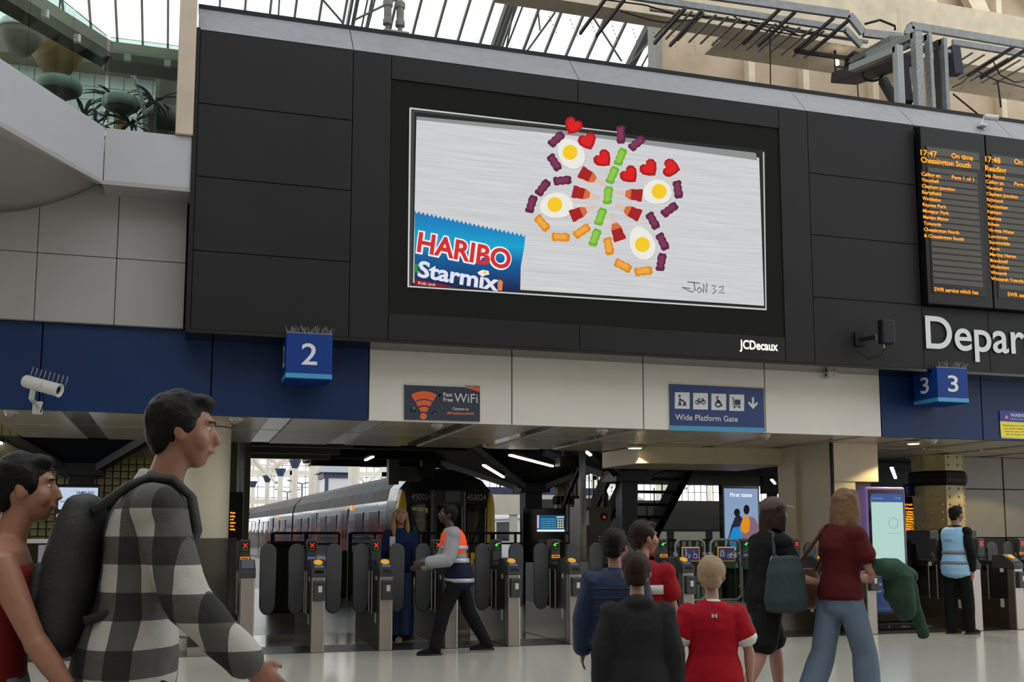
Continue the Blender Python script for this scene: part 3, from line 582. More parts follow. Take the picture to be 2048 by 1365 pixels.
# ================================================================ ticket gates
def pedestal(disc=True, disp='red', box=True, sign=None):
    g = []
    def bd(mb, nm, m, **k): g.append((mb, nm, m, k))
    bd(B((-.078, 0, 0), (.078, .14, .87)), 'front_post', steel, bevel=.012)
    bd(MB().prism([(-.085, -.01, .85), (-.085, -.01, .925), (-.085, .03, .955), (-.085, .21, 1.055), (-.085, .42, 1.04), (-.085, .42, .85)], (.17, 0, 0)), 'reader_head', dark, bevel=.008)
    if disc:
        n_ = V((0, -.1, .18)).normalized(); M = V((0, 0, 1)).rotation_difference(n_).to_matrix()
        bd(MB().lathe((.005, .135, 1.016), [(.052, 0), (.052, .008), (.046, .012)], 20, M=M), 'card_reader', lit('reader_yellow', 'f5b21c', .75))
        bd(MB().lathe((.005, .135, 1.016), [(.022, .012), (.022, .0135)], 12, M=M), 'reader_mark', wletter)
        bd(B((-.05, -.014, .9), (.05, .0, .93)), 'ticket_slot', blackgloss); bd(MB().prism([(-.045, .035, .960), (-.045, .075, .983), (.06, .075, .983), (.06, .035, .960)], (0, -.002, .003)), 'small_display', lit('blue_lcd', '59648c', .8))
    else: bd(MB().prism([(-.07, .03, .957), (-.07, .19, 1.046), (.07, .19, 1.046), (.07, .03, .957)], (0, -.004, .006)), 'cover_plate', mat('bluegrey_plastic', '5b616b', .3))
    if box:
        bd(B((-.065, -.08, .585), (.065, .0, .815)), 'ticket_box', dark, bevel=.01)
        bd(B((-.012, -.083, .685), (.03, -.08, .755)), 'paper_label', white); bd(B((-.05, -.083, .775), (.05, -.08, .779)), 'slot', blackgloss)
    bd(B((-.08, .14, 0), (.08, 1.75, .42)), 'lower_body', bronze, bevel=.006)
    bd(B((-.08, .14, .42), (.08, .5, .86)), 'front_body', mat('body_black', '1a1a1a', .35), bevel=.006)
    bd(B((-.08, 1.3, .42), (.08, 1.75, .95)), 'rear_body', MATS['body_black'], bevel=.006)
    bd(B((-.07, .42, .86), (.07, 1.3, .96)), 'top_rail', MATS['body_black'], bevel=.006)
    bd(B((-.035, .5, .42), (.035, 1.3, .86)), 'core', rubber)
    for y in (.52, .72, .9):
        bd(MB().tube([(-.078, y, .4), (-.078, y, .9)], .011, 8), 'rod', steel); 
    bd(B((-.083, .2, .8), (-.08, .27, .9)), 'side_sticker', white); bd(B((-.083, .22, .3), (-.08, .29, .42)), 'side_sticker', white)
    bd(B((-.083, .82, .88), (-.08, .89, .94)), 'side_sticker', white)
    # rear mast with display
    bd(MB().lathe((0, .82, .9), [(.078, 0), (.085, .03), (.085, .13), (.07, .17), (.06, .2)], 16), 'mast_drum', dark)
    bd(B((-.062, .72, 1.0), (.062, .9, 1.28)), 'display_head', dark, bevel=.012)
    bd(B((-.045, .714, 1.14), (.045, .722, 1.25)), 'display', blackgloss)
    if disp == 'red':
        mb = MB(); mb.bar((-.022, .712, 1.18), (.026, .712, 1.235), .007, up=(0, 1, 0)); mb.bar((-.022, .712, 1.235), (.026, .712, 1.18), .007, up=(0, 1, 0)); bd(mb, 'red_cross', ledx)
    elif disp == 'green':
        mb = MB(); mb.bar((.034, .712, 1.232), (-.018, .712, 1.205), .006, up=(0, 1, 0)); mb.bar((-.03, .712, 1.2), (.004, .712, 1.19), .007, up=(0, 1, 0)); mb.bar((-.03, .712, 1.2), (-.006, .712, 1.226), .007, up=(0, 1, 0)); bd(mb, 'green_arrow', ledg)
    bd(B((-.035, .712, 1.153), (.035, .716, 1.161)), 'green_bar', lit('green_dim', '2f7a35', .8))
    if sign == 'orange': bd(B((-.055, .708, 1.035), (.055, .722, 1.075)), 'orange_sign', lit('sign_orange', 'e08a1c', .8)); bd(MB().box((-.04, .705, 1.05), (.04, .708, 1.06)), 'orange_sign_text', blackm)
    if sign == 'blue': bd(B((-.05, .708, 1.04), (.05, .722, 1.07)), 'blue_sign', lit('blue_lcd', '', .8))
    return g
def paddle_pts(side, lobe):
    out = []
    w, z0, z1 = .098, .375, 1.23
    for i in range(13): a = math.pi*i/12; out.append((w*math.cos(a), z1-w*1.05+w*1.05*math.sin(a)))
    for i in range(13): a = math.pi+math.pi*i/12; out.append((w*math.cos(a)*.95, z0+w*1.3+w*1.3*math.sin(a)))
    if lobe:   # hinge arm towards its pedestal
        out += [(w+.01, .56), (w+.05, .62), (w+.13, .66), (w+.13, .84), (w+.06, .86), (w+.02, .92)]
    else: out += [(w, .8)]
    return [(x*side, z) for x, z in out]
mesh_cache = {}
def place_gate(x, y, label, key, pads, group='ticket gate pedestals', z=0):
    t = thing('ticket_gate', (x, y, 0), label, 'ticket gate', group)
    if key not in mesh_cache:
        L = []
        sv = WLOC[t.name]; WLOC[t.name] = V((0, 0, 0))
        for mb, nm, m, k in pedestal(*key): L.append(mb.build(nm, m, t, **k))
        WLOC[t.name] = sv; mesh_cache[key] = L
    else:
        for o in mesh_cache[key]: copy_tree(o, t)
    for dx, side, lobe in pads:
        pk = ('pad', side, lobe)
        if pk not in mesh_cache:
            sv = WLOC[t.name]; WLOC[t.name] = V((0, 0, 0))
            ob = MB().prism([(px, .80, pz) for px, pz in paddle_pts(side, lobe)], (0, .05, 0)).build('flap', paddle, t, bevel=.012)
            WLOC[t.name] = sv; mesh_cache[pk] = ob; ob.location = (dx, 0, 0)
        else: c = mesh_cache[pk].copy(); COL.objects.link(c); c.parent = t; c.location = (dx, 0, 0)
    return t
YG_ = 12.42
PL = [(.28, 1, 0), (-.17, 1, 1)]
K = [(0.75, (False, 'red', False, 'orange'), [(.28, 1, 0)], 'leftmost ticket gate post of the row, with a plain blue-grey top, behind the checked shirt'),
     (1.54, (True, 'red', True, 'blue'), PL, 'second ticket gate post from the left with a lit red cross'),
     (2.325, (True, 'red', True, None), PL, 'ticket gate post with a red cross just left of the woman in navy'),
     (3.11, (True, 'red', True, 'blue'), PL, 'ticket gate post behind the walking staff member in orange'),
     (3.89, (True, 'green', True, None), PL, 'ticket gate post with a green arrow just right of the orange vest'),
     (4.68, (True, 'green', True, 'orange'), PL, 'ticket gate post with a green arrow and an orange sign below the staff screen'),
     (5.45, (True, 'green', True, None), [(-.17, 1, 1), (.28, 1, 0)], 'ticket gate post hidden behind the boy in the navy puffer jacket'),
     (6.22, (True, 'green', True, 'orange'), [], 'ticket gate post left of the wide gate, beside the pushchair sign'),
     (7.475, (True, 'green', True, 'blue'), [(.28, 1, 0)], 'ticket gate post right of the wide gate, behind the person in black'),
     (8.262, (True, 'red', True, None), [(-.17, 1, 1), (.28, 1, 0)], 'ticket gate post with a red cross beside the beige pillar'),
     (8.95, (True, 'red', True, None), [(-.17, 1, 1)], 'ticket gate post with a yellow reader just left of the purple totem'),
     (10.67, (False, 'red', False, None), [(.28, 1, 0)], 'ticket gate post directly behind the man in the pale blue vest'),
     (11.4, (True, 'red', True, None), PL, 'ticket gate post with a red cross to the right of the pale blue vest'),
     (12.15, (True, 'red', True, 'orange'), PL, 'ticket gate post at the right edge of the photo')]
for x, key, pads, lb in K: place_gate(x, YG_, lb, key, pads)
# wide gate leaves: rounded tube frames with glass and a sign
def wide_leaf(x0, x1, lb, marks):
    t = thing('wide_gate_leaf', ((x0+x1)/2, 13.2, .4), lb, 'gate', 'wide gate leaves')
    pts = []; r = .09
    for cx, cz, a0 in ((x1-r, 1.27-r, 0), (x0+r, 1.27-r, 90), (x0+r, .45+r, 180), (x1-r, .45+r, 270)):
        for i in range(6): a = R(a0+18*i); pts.append((cx+r*math.cos(a), 13.2, cz+r*math.sin(a)))
    MB().tube(pts, .017, 10, closed=True).build('tube_frame', galv, t, smooth=True)
    MB().prism([(p[0]*.97+.03*(x0+x1)/2, 13.2, p[2]) for p in pts], (0, .006, 0)).build('glass_leaf', greenglass, t)
    cx = (x0+x1)/2
    B((cx-.135, 13.17, .97), (cx+.135, 13.19, 1.17)).build('sign_border', mat('sign_yellow', 'e3ac2c', .4), t, bevel=.01)
    B((cx-.12, 13.165, .985), (cx+.12, 13.172, 1.155)).build('sign_plate', mat('sign_ink_blue', '1c2a5c', .4), t)
    mb = MB()
    for L in marks: mb.tube([(cx+a, 13.16, 1.07+b) for a, b in L], .004, 5)
    mb.build('pictogram', wletter, t)
    MB().tube([(x0+.02, 13.23, 0), (x0+.02, 13.23, 1.2)], .02, 8).build('hinge_post', galv, t)
    for zz in (1.07, .62): MB().lathe((x0, 13.2, zz), [(.03, -.02), (.03, .02)], 12, 'y').build('clamp', galv, t); MB().lathe((x1, 13.2, zz), [(.03, -.02), (.03, .02)], 12, 'y').build('clamp', galv, t)
cc = lambda cx, cz, r: [(cx+r*math.cos(i*math.tau/12), cz+r*math.sin(i*math.tau/12)) for i in range(13)]
wide_leaf(6.42, 6.86, 'left wide gate leaf with a pushchair and wheelchair sign', [[(-.08, .05), (-.08, 0), (-.06, -.06)], [(-.08, 0), (-.1, -.06)], [(-.08, .03), (-.05, .0), (-.02, -.05)], [(-.01, 0), (-.045, -.05)], cc(.06, -.025, .03), [(.04, .05), (.045, 0), (.08, -.005), (.095, -.045)], cc(-.08, .062, .008)])
wide_leaf(6.95, 7.41, 'right wide gate leaf with a suitcase and bicycle sign', [cc(.035, -.025, .026), cc(.09, -.025, .026), [(.035, -.025), (.055, .015), (.08, .015), (.06, -.025), (.035, -.025)], [(.09, -.025), (.078, .03)], [(-.1, -.03), (-.1, .04), (-.04, .04), (-.04, -.03), (-.1, -.03)], [(-.085, .04), (-.085, .055), (-.055, .055), (-.055, .04)], [(-.085, -.03), (-.085, .04)], [(-.055, -.03), (-.055, .04)]])
# glass barrier between round column and the first gate, and the one at the far left
for k, (x0, x1, y, lb) in enumerate(((.12, .62, 12.5, 'clear glass barrier panel in front of the round column'), (-2.3, -.75, 13.4, 'grey glass barrier at the left, below the advertising totem'))):
    t = thing('glass_barrier', ((x0+x1)/2, y, 0), lb, 'barrier')
    B((x0, y, .08), (x1, y+.012, 1.3)).build('glass_sheet', glassmat('grey_glass', 'a8aaa8', .3), t, bevel=.004)
    B((x0, y-.03, 0), (x1, y+.04, .1)).build('foot_channel', steel, t)
    if k: B((x0+.6, y-.02, 1.24), (x0+.95, y-.004, 1.29)).build('label_strip', white, t); B((x0+.75, y-.012, 1.0), (x0+.87, y-.004, 1.22)).build('notice', mat('notice_grey', '8f9096', .5), t)
# ================================================================ beyond the gates
# dark canopy with tree columns
cn = thing('platform_canopy', (4, 20, 3.1), 'black steel canopy over the concourse end behind the gates', 'canopy')
B((-6, 16.3, 3.2), (3.2, 24.4, 3.35)).build('roof_deck', blacksteel, cn)
B((3.2, 16.3, 3.3), (20, 30, 3.45)).build('roof_deck', blacksteel, cn)
for y in (17.2, 19.0, 20.8, 22.6, 24.2): B((-6, y, 3.02), (3.2, y+.12, 3.2)).build('beam', mat('beam_grey', '3a3a3c', .5), cn)
for y in (17.2, 19.5, 22, 25, 28): B((3.2, y, 3.12), (20, y+.14, 3.3)).build('beam', blacksteel, cn)
sb = mat('tree_column_steel', '10141f', .45)
def tree_column(px, capy, d, lb, reach=1.9, post=.19, up=.75, back=1):
    p = od(px, 1068, d); zc = (od(px, capy, d)).z; x, y = p.x, p.y
    t = thing('tree_column', (x, y, 0), lb, 'column', 'dark tree columns')
    B((x-post, y-post, 0), (x+post, y+post, zc)).build('post', sb, t, bevel=.01)
    B((x-.36, y-.36, zc-.12), (x+.36, y+.36, zc+.1)).build('capital', sb, t, bevel=.01)
    zt = zc+up
    for sx in (-1, 1):
        for sy in (-1, 1): MB().bar((x+sx*.25, y+sy*.25, zc+.05), (x+sx*reach, y+sy*reach*back, zt), .16, .22).build('arm', sb, t)
    b = .34; r = reach
    MB().add([(x-b, y-b, zc+.08), (x+b, y-b, zc+.08), (x+b, y+b, zc+.08), (x-b, y+b, zc+.08), (x-r, y-r*back, zt), (x+r, y-r*back, zt), (x+r, y+r*back, zt), (x-r, y+r*back, zt)],
             [(0, 1, 5, 4), (1, 2, 6, 5), (2, 3, 7, 6), (3, 0, 4, 7), (4, 5, 6, 7), (0, 3, 2, 1)]).build('flared_head', sb, t)
    return t
tree_column(158, 940, 18.6, 'dark tree column behind the left advertising totem', 1.45, .2, .72)
tree_column(1062, 976, 25.0, 'dark tree column beside the staff information screen', 2.3, .21, .95)
tree_column(1254, 953, 20.2, 'dark tree column in front of the staircase', 1.2, .16, .55)
# strip lights
def strip(px0, px1, z, lb, w=.05):
    a = oz(*px0, z); b = oz(*px1, z); t = thing('strip_light', (a+b)/2, lb, 'light', 'strip lights under the canopy')
    MB().bar(a, b, w, .03).build('tube', striplamp, t); MB().bar(a+V((0, 0, .035)), b+V((0, 0, .035)), w*1.6, .04).build('housing', blackm, t)
    for q in (a.lerp(b, .2), a.lerp(b, .8)): MB().tube([q+V((0, 0, .05)), q+V((0, 0, .5))], .006, 4).build('hanger', blackm, t)
strip((967, 931), (1007, 955), 2.62, 'short strip light above the train front, left of the long one')
strip((1020, 911), (1105, 933), 2.66, 'long strip light above the train and the staff screen')
strip((1172, 904), (1193, 920), 2.8, 'strip light beside the grey conduit pole')
strip((731, 921), (746, 914), 2.95, 'small strip light above the train side'); strip((1783, 936), (1791, 957), 2.75, 'strip light above the purple totem', .06)
strip((-20, 878), (42, 904), 2.9, 'strip light at the far left above the glass blocks', .05); strip((300, 890), (318, 886), 2.9, 'short strip light left of the round column')
strip((1543, 960), (1550, 968), 2.6, 'small strip light above the lit poster'); strip((1168, 948), (1184, 942), 3.0, 'small strip light above the distant windows')
# grey conduit poles
for px, lb in ((478, 'grey steel pole behind the leftmost ticket gate'), (1166, 'grey steel pole beside the ticket machine')):
    p = oy(px, 1068, 16.9); t = thing('steel_pole', (p.x, 16.9, 0), lb, 'pole'); MB().tube([(p.x, 16.9, 0), (p.x, 16.9, 3.2)], .058, 14).build('pole', galv, t, smooth=True); MB().lathe((p.x, 16.9, 0), [(.12, 0), (.12, .02)], 16).build('foot_plate', galv, t)
# glass block wall at the left
gbm = mat('glass_block', '66643c', .15, var=.45, vscale=9, coat=.5); 
gb = setting('wall_partition', (-2, 20, 0))
B((-6, 20.06, .0), (1.2, 20.2, 3.1)).build('backing', mat('block_backing', '3c3a1e', .5), gb)
me0 = None; k = 0
for i in range(25):
    for j in range(12):
        x = -3.05+i*.13; z = 1.24+j*.127
        if me0 is None:
            o = MB().box((-.055, 0, -.053), (.055, .05, .053)).build('glass_block', gbm, gb); o.data.transform(Matrix.Translation(wl(gb))) ; me0 = o
        else: o = me0.copy(); COL.objects.link(o); o.parent = gb
        o.location = V((x, 19.99, z))-wl(gb)
B((-5.2, 19.9, .0), (1.2, 20.05, 1.16)).build('base', blackm, gb)
lamp('AREA', 'block_wall_light', (-2, 19.0, 3.0), 25, (1, .9, .45), 4, .3)
# ---------------------------------------------------------------- totems and screens
def totem(name, x0, x1, y, z0, z1, face, label, cat='screen', th=.14, m=blackgloss, frame=.04, zs=None, ks=.0):
    t = thing(name, ((x0+x1)/2, y, 0), label, cat); B((x0, y, z0), (x1, y+th, z1)).build('case', m, t, bevel=.012)
    a = zs or (z0+frame, z1-frame); B((x0+frame, y-.006, a[0]), (x1-frame, y, a[1])).build('display', face, t); return t
p0 = oy(108, 1068, 17).x; p1 = oy(198, 1068, 17).x
t = totem('advertising_totem', p0, p1, 17, .0, 2.07, lit('poster_pale', 'b9cbe2', 1), 'lit portrait advertising totem showing a hand holding a lilac phone', zs=(.75, 2.03))
fl = lambda L, m, nm, e=0: flat(L, 17-.008-e, m, t, nm)
wq = lambda s, m, x, y, h, X: tpx(s, m, t, 17-.009, x, y, h, X, bold=.02, ext=.001)
dk = mat('poster_ink', '1b2440', .5)
wq('SAMSUNG', dk, 153, 988, 5, 189); wq('The all-new', MATS['icon_blue'], 137, 999, 3.5, 167); wq('Galaxy Z Fold8 Ultra · Fold8', dk, 119, 1005, 3.6, 185); wq('The future is unfolded', dk, 131, 1016, 2.5, 172); wq('Galaxy AI', dk, 140, 1010, 2.5, 164)
fl([(110, 1017), (122, 1020), (131, 1027), (129, 1033), (118, 1037), (110, 1033)], mat('poster_sleeve', '2c2a33', .6), 'sleeve'); hs_ = lit('poster_skin', 'b98a80', .8)
fl([(112, 1030), (122, 1024), (135, 1028), (150, 1036), (155, 1050), (148, 1062), (140, 1048), (128, 1044), (118, 1064), (112, 1058)], hs_, 'hand', .001)
fl([(122, 1045), (146, 1045), (149, 1074), (120, 1074)], lit('poster_phone', '7c6a94', .8), 'phone', .002)
for i in range(3): fl([(132+3*math.cos(a), 1053+i*7+3*math.sin(a)) for a in [j*math.tau/8 for j in range(8)]], dk, 'phone_camera', .004)
# staff information screen
p0 = oy(1045, 1068, 20).x; p1 = oy(1131, 1068, 20).x
t = totem('staff_screen', p0, p1, 20, .0, 1.85, lit('staff_blue', '1c4f74', 1), 'black totem with a lit blue route screen reading Staff Information', m=blackgloss, zs=None)
bpy.data.objects.remove(t.children[1]); 
def fq(L, m, nm, e=0): return flat(L, 19.99-e, m, t, nm)
fq([(1074, 1031), (1129, 1031), (1129, 1064), (1074, 1064)], MATS['staff_blue'], 'display'); fq([(1074, 1060), (1129, 1060), (1129, 1064), (1074, 1064)], lit('lcd_white', 'e8f0f4', 1), 'footer', .002)
fq([(1074, 1031), (1078, 1031), (1078, 1057), (1074, 1057)], lit('lcd_lilac', 'b9b0d8', 1), 'side_list', .002); fq([(1113, 1034), (1128, 1034), (1128, 1036), (1113, 1036)], MATS['lcd_white'], 'side_list', .002)
rn = random.Random(3); c1 = lit('lcd_cyan', '5fb6dc', 1)
for r_ in range(5):
    for c in range(7):
        x = 1082+c*4.4; y = 1038+r_*4.4
        fq([(x, y), (x+2.6+rn.random()*1.4, y), (x+2.6, y+1.6), (x, y+1.6)], c1, 'route_block', .002)
for r_ in range(4):
    for c in range(3): fq([(1114.5+c*4.6, 1039+r_*5), (1117.5+c*4.6, 1039+r_*5), (1117.5+c*4.6, 1042+r_*5), (1114.5+c*4.6, 1042+r_*5)], lit('lcd_cream', 'd8c9a0', 1), 'route_block', .002)
tpx('Staff Information', mat('dim_white', 'a9a9a6', .5), t, 19.99, 1077, 1085, 5.5, 1125)
# First taste poster
p0 = oy(1446, 1068, 18).x; p1 = oy(1521, 1068, 18).x
t = totem('poster_screen', p0, p1, 18, .0, 2.27, lit('poster_blue', '8fa6c8', .85), 'lit portrait poster of two children with blue and orange backpacks', zs=(.9, 2.2))
def f1(L, m, nm, e=0): return flat(L, 17.99-e, m, t, nm)
tpx('First taste', lit('poster_white', 'e8ecf4', 1), t, 17.99, 1460, 994, 8, 1504, bold=.03)
f1([(1452, 1096), (1462, 1055), (1470, 1035), (1478, 1030), (1488, 1040), (1490, 1100), (1452, 1112)], lit('kid_navy', '262a44', .8), 'child_figure')
f1([(1460, 1072), (1466, 1056), (1478, 1054), (1484, 1070), (1482, 1092), (1466, 1098), (1458, 1088)], lit('pack_blue', '1a86cc', 1), 'backpack', .002)
f1([(1474+6*math.cos(a), 1026+8*math.sin(a)) for a in [j*math.tau/14 for j in range(14)]], lit('hair_dark', '1c1a20', .6), 'child_head', .002)
f1([(1478, 1056), (1486, 1038), (1494, 1033), (1508, 1036), (1517, 1050), (1516, 1070), (1506, 1100), (1486, 1098)], lit('kid_mauve', '8c6f80', .8), 'child_figure', .002)
f1([(1482, 1050), (1486, 1034), (1497, 1033), (1500, 1046), (1498, 1064), (1490, 1068), (1481, 1062)], lit('pack_orange', 'dc8a1e', 1), 'backpack', .004)
f1([(1493+6*math.cos(a), 1020+10*math.sin(a)) for a in [j*math.tau/14 for j in range(14)]], MATS['hair_dark'], 'child_head', .004)
tpx('more', MATS['poster_white'], t, 17.99, 1470, 1101, 8, 1494, bold=.03)
# black board with white letters
p0 = oy(1568, 1068, 20).x; p1 = oy(1612, 1068, 20).x
t = thing('lettered_board', ((p0+p1)/2, 20, .9), 'black board with large grey letters behind the capped person', 'board'); B((p0-.2, 20, .9), (p1, 20.06, 1.95)).build('panel', mat('board_dark', '141414', .4), t); B((p0, 20.06, 0), (p0+.06, 20.12, 1.9)).build('leg', blackm, t); B((p1-.2, 20.06, 0), (p1-.14, 20.12, 1.9)).build('leg', blackm, t)
tpx('SW', mat('dim_letter', '8f8f8c', .5), t, 19.99, 1571, 1039, 22, 1602, bold=.02); tpx('R', MATS['dim_letter'], t, 19.99, 1589, 1066, 22, 1603, bold=.02)
flat([(1573, 1066), (1579, 1050), (1583, 1050), (1577, 1066)], 19.99, MATS['icon_blue'], t, 'blue_stripe'); flat([(1581, 1066), (1586, 1052), (1588, 1052), (1588, 1066)], 19.99, MATS['icon_blue'], t, 'blue_stripe')
# small orange departure displays
def mini_board(px0, px1, py0, py1, Y, lines, lb, txx):
    a = oy(px0, py1, Y); b = oy(px1, py0, Y); t = thing('departure_display', ((a.x+b.x)/2, Y, 0), lb, 'departure board')
    B((a.x, Y, a.z), (b.x, Y+.1, b.z)).build('case', blackm, t, bevel=.01); B(((a.x+b.x)/2-.04, Y+.1, 0), ((a.x+b.x)/2+.04, Y+.16, b.z)).build('stand', galv, t)
    for i, (s, x, y, X) in enumerate(lines): tpx(s, amber, t, Y-.003, x, y, 3.6, X, bold=.04, name='text_line')
    return t
mini_board(452, 487, 985, 1082, 15.9, [(s, 460, 1028+i*6.6, X) for i, (s, X) in enumerate((('Windsor', 471), ('calling', 470), ('at all', 467), ('stations', 471), ('Ascot', 468), ('Reading', 470)))], 'small black departure display beside the round column', 0)
mini_board(1806, 1856, 995, 1092, 16.2, [('17:47 Platform', 1810, 1012, 1850), ('Chessington S', 1810, 1019, 1850)]+[(s, 1812, 1026+i*4.9, X) for i, (s, X) in enumerate((('Calling at', 1832), ('Vauxhall', 1828), ('Clapham Junction', 1838), ('Earlsfield', 1830), ('Wimbledon', 1830), ('Raynes Park', 1834), ('Motspur Park', 1835), ('Malden Manor', 1835), ('Tolworth', 1829), ('Chessington North', 1840)))], 'small departure display with orange text behind the purple totem', 0)
bs = thing('bay_number_sign', (oy(1822, 985, 15.6).x, 15.6, 1.95), 'small navy hanging sign with the number 5 beside the olive column', 'sign')
a = oy(1812, 993, 15.6); b = oy(1836, 968, 15.6); B((a.x, 15.6, a.z), (b.x, 15.68, b.z)).build('board', navy, bs); tpx('5', MATS['dim_letter'], bs, 15.596, 1812, 987, 12, 1818)
# purple live arrivals totem
t = thing('purple_totem', (9.84, 13.1, 0), 'tall purple framed information totem with a pale green loading screen', 'totem')
pur = mat('purple_frame', '8a66b4', .4)
TY = 13.05; TX0, TX1 = oy(1733, 1068, TY).x, oy(1814, 1068, TY).x
B((TX0, TY, .22), (TX1, TY+.2, 2.02)).build('frame', pur, t, bevel=.03, seg=3)
B((TX0+.05, TY-.008, .75), (TX1-.03, TY, 1.98)).build('bezel', blackgloss, t); B((TX0+.09, TY-.012, .83), (TX1-.06, TY-.008, 1.88)).build('display', lit('mint_screen', 'b4d6cc', .95), t)
B((TX0+.09, TY-.014, 1.80), (TX1-.06, TY-.012, 1.92)).build('header', lit('header_blue', '3f5a9c', .9), t)
B((TX0+.05, TY-.012, .26), (TX1-.03, TY, .75)).build('lower_panel', mat('totem_blue', '16427f', .3), t)
B((TX0+.05, TY-.014, .29), (TX1-.03, TY-.012, .3)).build('teal_line', teal, t)
ft = lambda s, x, z, h, w, m=wletter: text(s, m, t, (x, TY-.016, z), h, w, bold=.01, ext=.001)
ft('Live Arrivals', TX0+.11, 1.845, .022, .17); ft('17:44', TX1-.2, 1.845, .022, .1); ft('Touch the screen', TX0+.08, .62, .045, .5); ft('for information', TX0+.12, .52, .045, .43)
dimg = lit('mint_dark', '7fa39b', .9); pts = [(9.8+.075*math.cos(a), TY-.016, 1.5+.075*math.sin(a)) for a in [j*math.tau/24 for j in range(24)]]
MB().tube(pts, .004, 5, closed=True).build('loading_ring', dimg, t); ft('Loading, please wait', 9.68, 1.35, .012, .26, dimg)
for x in (9.94, 9.99): MB().lathe((x, TY-.013, .88), [(.014, 0), (.014, -.004)], 12, 'y').build('button', mat('btn', '3c5a44', .5), t)
B((TX0-.02, TY-.08, .1), (TX1+.02, TY+.28, .24)).build('plinth', blackm, t, bevel=.02); B((TX0-.12, TY-.16, 0), (TX1+.12, TY+.36, .1)).build('base', blackm, t, bevel=.02)
text('inform', MATS['dim_letter'], t, (9.75, TY-.162, .035), .03, .14, ext=.001)
for x in (9.55, 10.05): MB().lathe((x, TY-.16, .05), [(.014, 0), (.014, -.004)], 12, 'y').build('bolt', galv, t)
# ---------------------------------------------------------------- ticket machine, alarm, bins
p0 = oy(1163, 1068, 17.5).x; p1 = oy(1222, 1068, 17.5).x
t = thing('help_point_cabinet', ((p0+p1)/2, 17.5, 0), 'tall dark grey cabinet with a keypad and round speaker beyond the gates', 'cabinet')
B((p0, 17.5, 0), (p1, 18.1, 1.82)).build('cabinet', mat('cab_grey', '38342f', .4), t, bevel=.01)
a = oy(1208, 1034, 17.5); MB().lathe((a.x, 17.5, a.z), [(.07, 0), (.07, -.01), (.05, -.012)], 20, 'y').build('speaker', blackm, t); MB().lathe((a.x, 17.49, a.z-.01), [(.03, -.002), (.03, -.008)], 12, 'y').build('lamp', lit('lamp_red', 'a0301a', .8), t)
B((p0+.06, 17.49, 1.5), (p0+.14, 17.5, 1.75)).build('label_plate', white, t)
for i in range(5):
    for j in range(4): B((p1-.24+j*.05, 17.485, 1.28-i*.06), (p1-.205+j*.05, 17.5, 1.31-i*.06)).build('key', MATS['dim_letter'], t)
t = thing('fire_extinguisher', (oy(1211, 1000, 17.8).x, 17.8, 1.82), 'black cylinder with a ring handle standing on the grey cabinet', 'cylinder')
x = wl(t).x; MB().lathe((x, 17.8, 1.82), [(.055, 0), (.055, .22), (.03, .28), (.02, .3)], 16).build('body', blackm, t); MB().tube([(x+.025*math.cos(a), 17.8, 2.13+.025*math.sin(a)) for a in [j*math.tau/14 for j in range(14)]], .006, 5, closed=True).build('ring', blackm, t)
B((p0+.02, 17.6, 1.82), (p0+.22, 17.9, 1.97)).build('equipment_box', mat('lightgrey_box', '6f6f6c', .5), None, label='grey equipment box on top of the dark cabinet', cat='box')
# ---------------------------------------------------------------- railings
def railing(p, q, lb, h=1.36, rail2=1.14, n=None, grp='black railings beyond the gates', low=.2):
    p = V(p); q = V(q); L = (q-p).length; t = thing('railing', (p+q)/2, lb, 'railing', grp)
    MB().bar(p+V((0, 0, h)), q+V((0, 0, h)), .05).build('top_rail', blackm, t); MB().bar(p+V((0, 0, rail2)), q+V((0, 0, rail2)), .04).build('middle_rail', blackm, t); MB().bar(p+V((0, 0, low)), q+V((0, 0, low)), .04).build('bottom_rail', blackm, t)
    n = n or int(L/.5)
    for i in range(n+1): x = p.lerp(q, i/n); MB().bar(x, x+V((0, 0, h)), .045 if i % 3 else .08).build('upright', blackm, t)
G = lambda px, Y: V((oy(px, 1068, Y).x, Y, 0))
railing(G(545, 22), G(678, 22), 'black railing in front of the mirrored train side, left run'); railing(G(612, 20.5), G(612, 24), 'short black railing return beside the first train carriage', n=5)
railing(G(700, 22), G(985, 22), 'black railing in front of the train nose'); railing(G(985, 22), G(1250, 22), 'black railing around the staff screen')
railing(G(1270, 22.5), G(1450, 22.5), 'black railing at the foot of the staircase', h=1.2, rail2=1.0, n=14)
t = thing('waste_bin', (G(572, 19).x, 19, 0), 'dark bin behind the second ticket gate', 'bin'); x = G(572, 19).x; B((x-.28, 18.8, 0), (x+.28, 19.3, 1.15)).build('body', blackm, t, bevel=.03); B((x-.3, 18.78, 1.15), (x+.3, 19.32, 1.22)).build('lid', rubber, t, bevel=.02)
t = thing('red_buffer', (G(698, 25).x, 25, 0), 'red buffer stop plate behind the third gate', 'buffer'); x = G(698, 25).x; B((x-.28, 25, .15), (x+.3, 25.2, .85)).build('plate', red, t, bevel=.02); B((x-.1, 25.2, 0), (x+.1, 26, .6)).build('stay', blackm, t)
t = thing('rubber_wheel', (G(690, 23).x, 23, 0), 'large dark round drum behind the third gate', 'drum'); MB().lathe((G(690, 23).x, 23, .5), [(.5, -.15), (.5, .15)], 28, 'y').build('drum', rubber, t, bevel=.04)
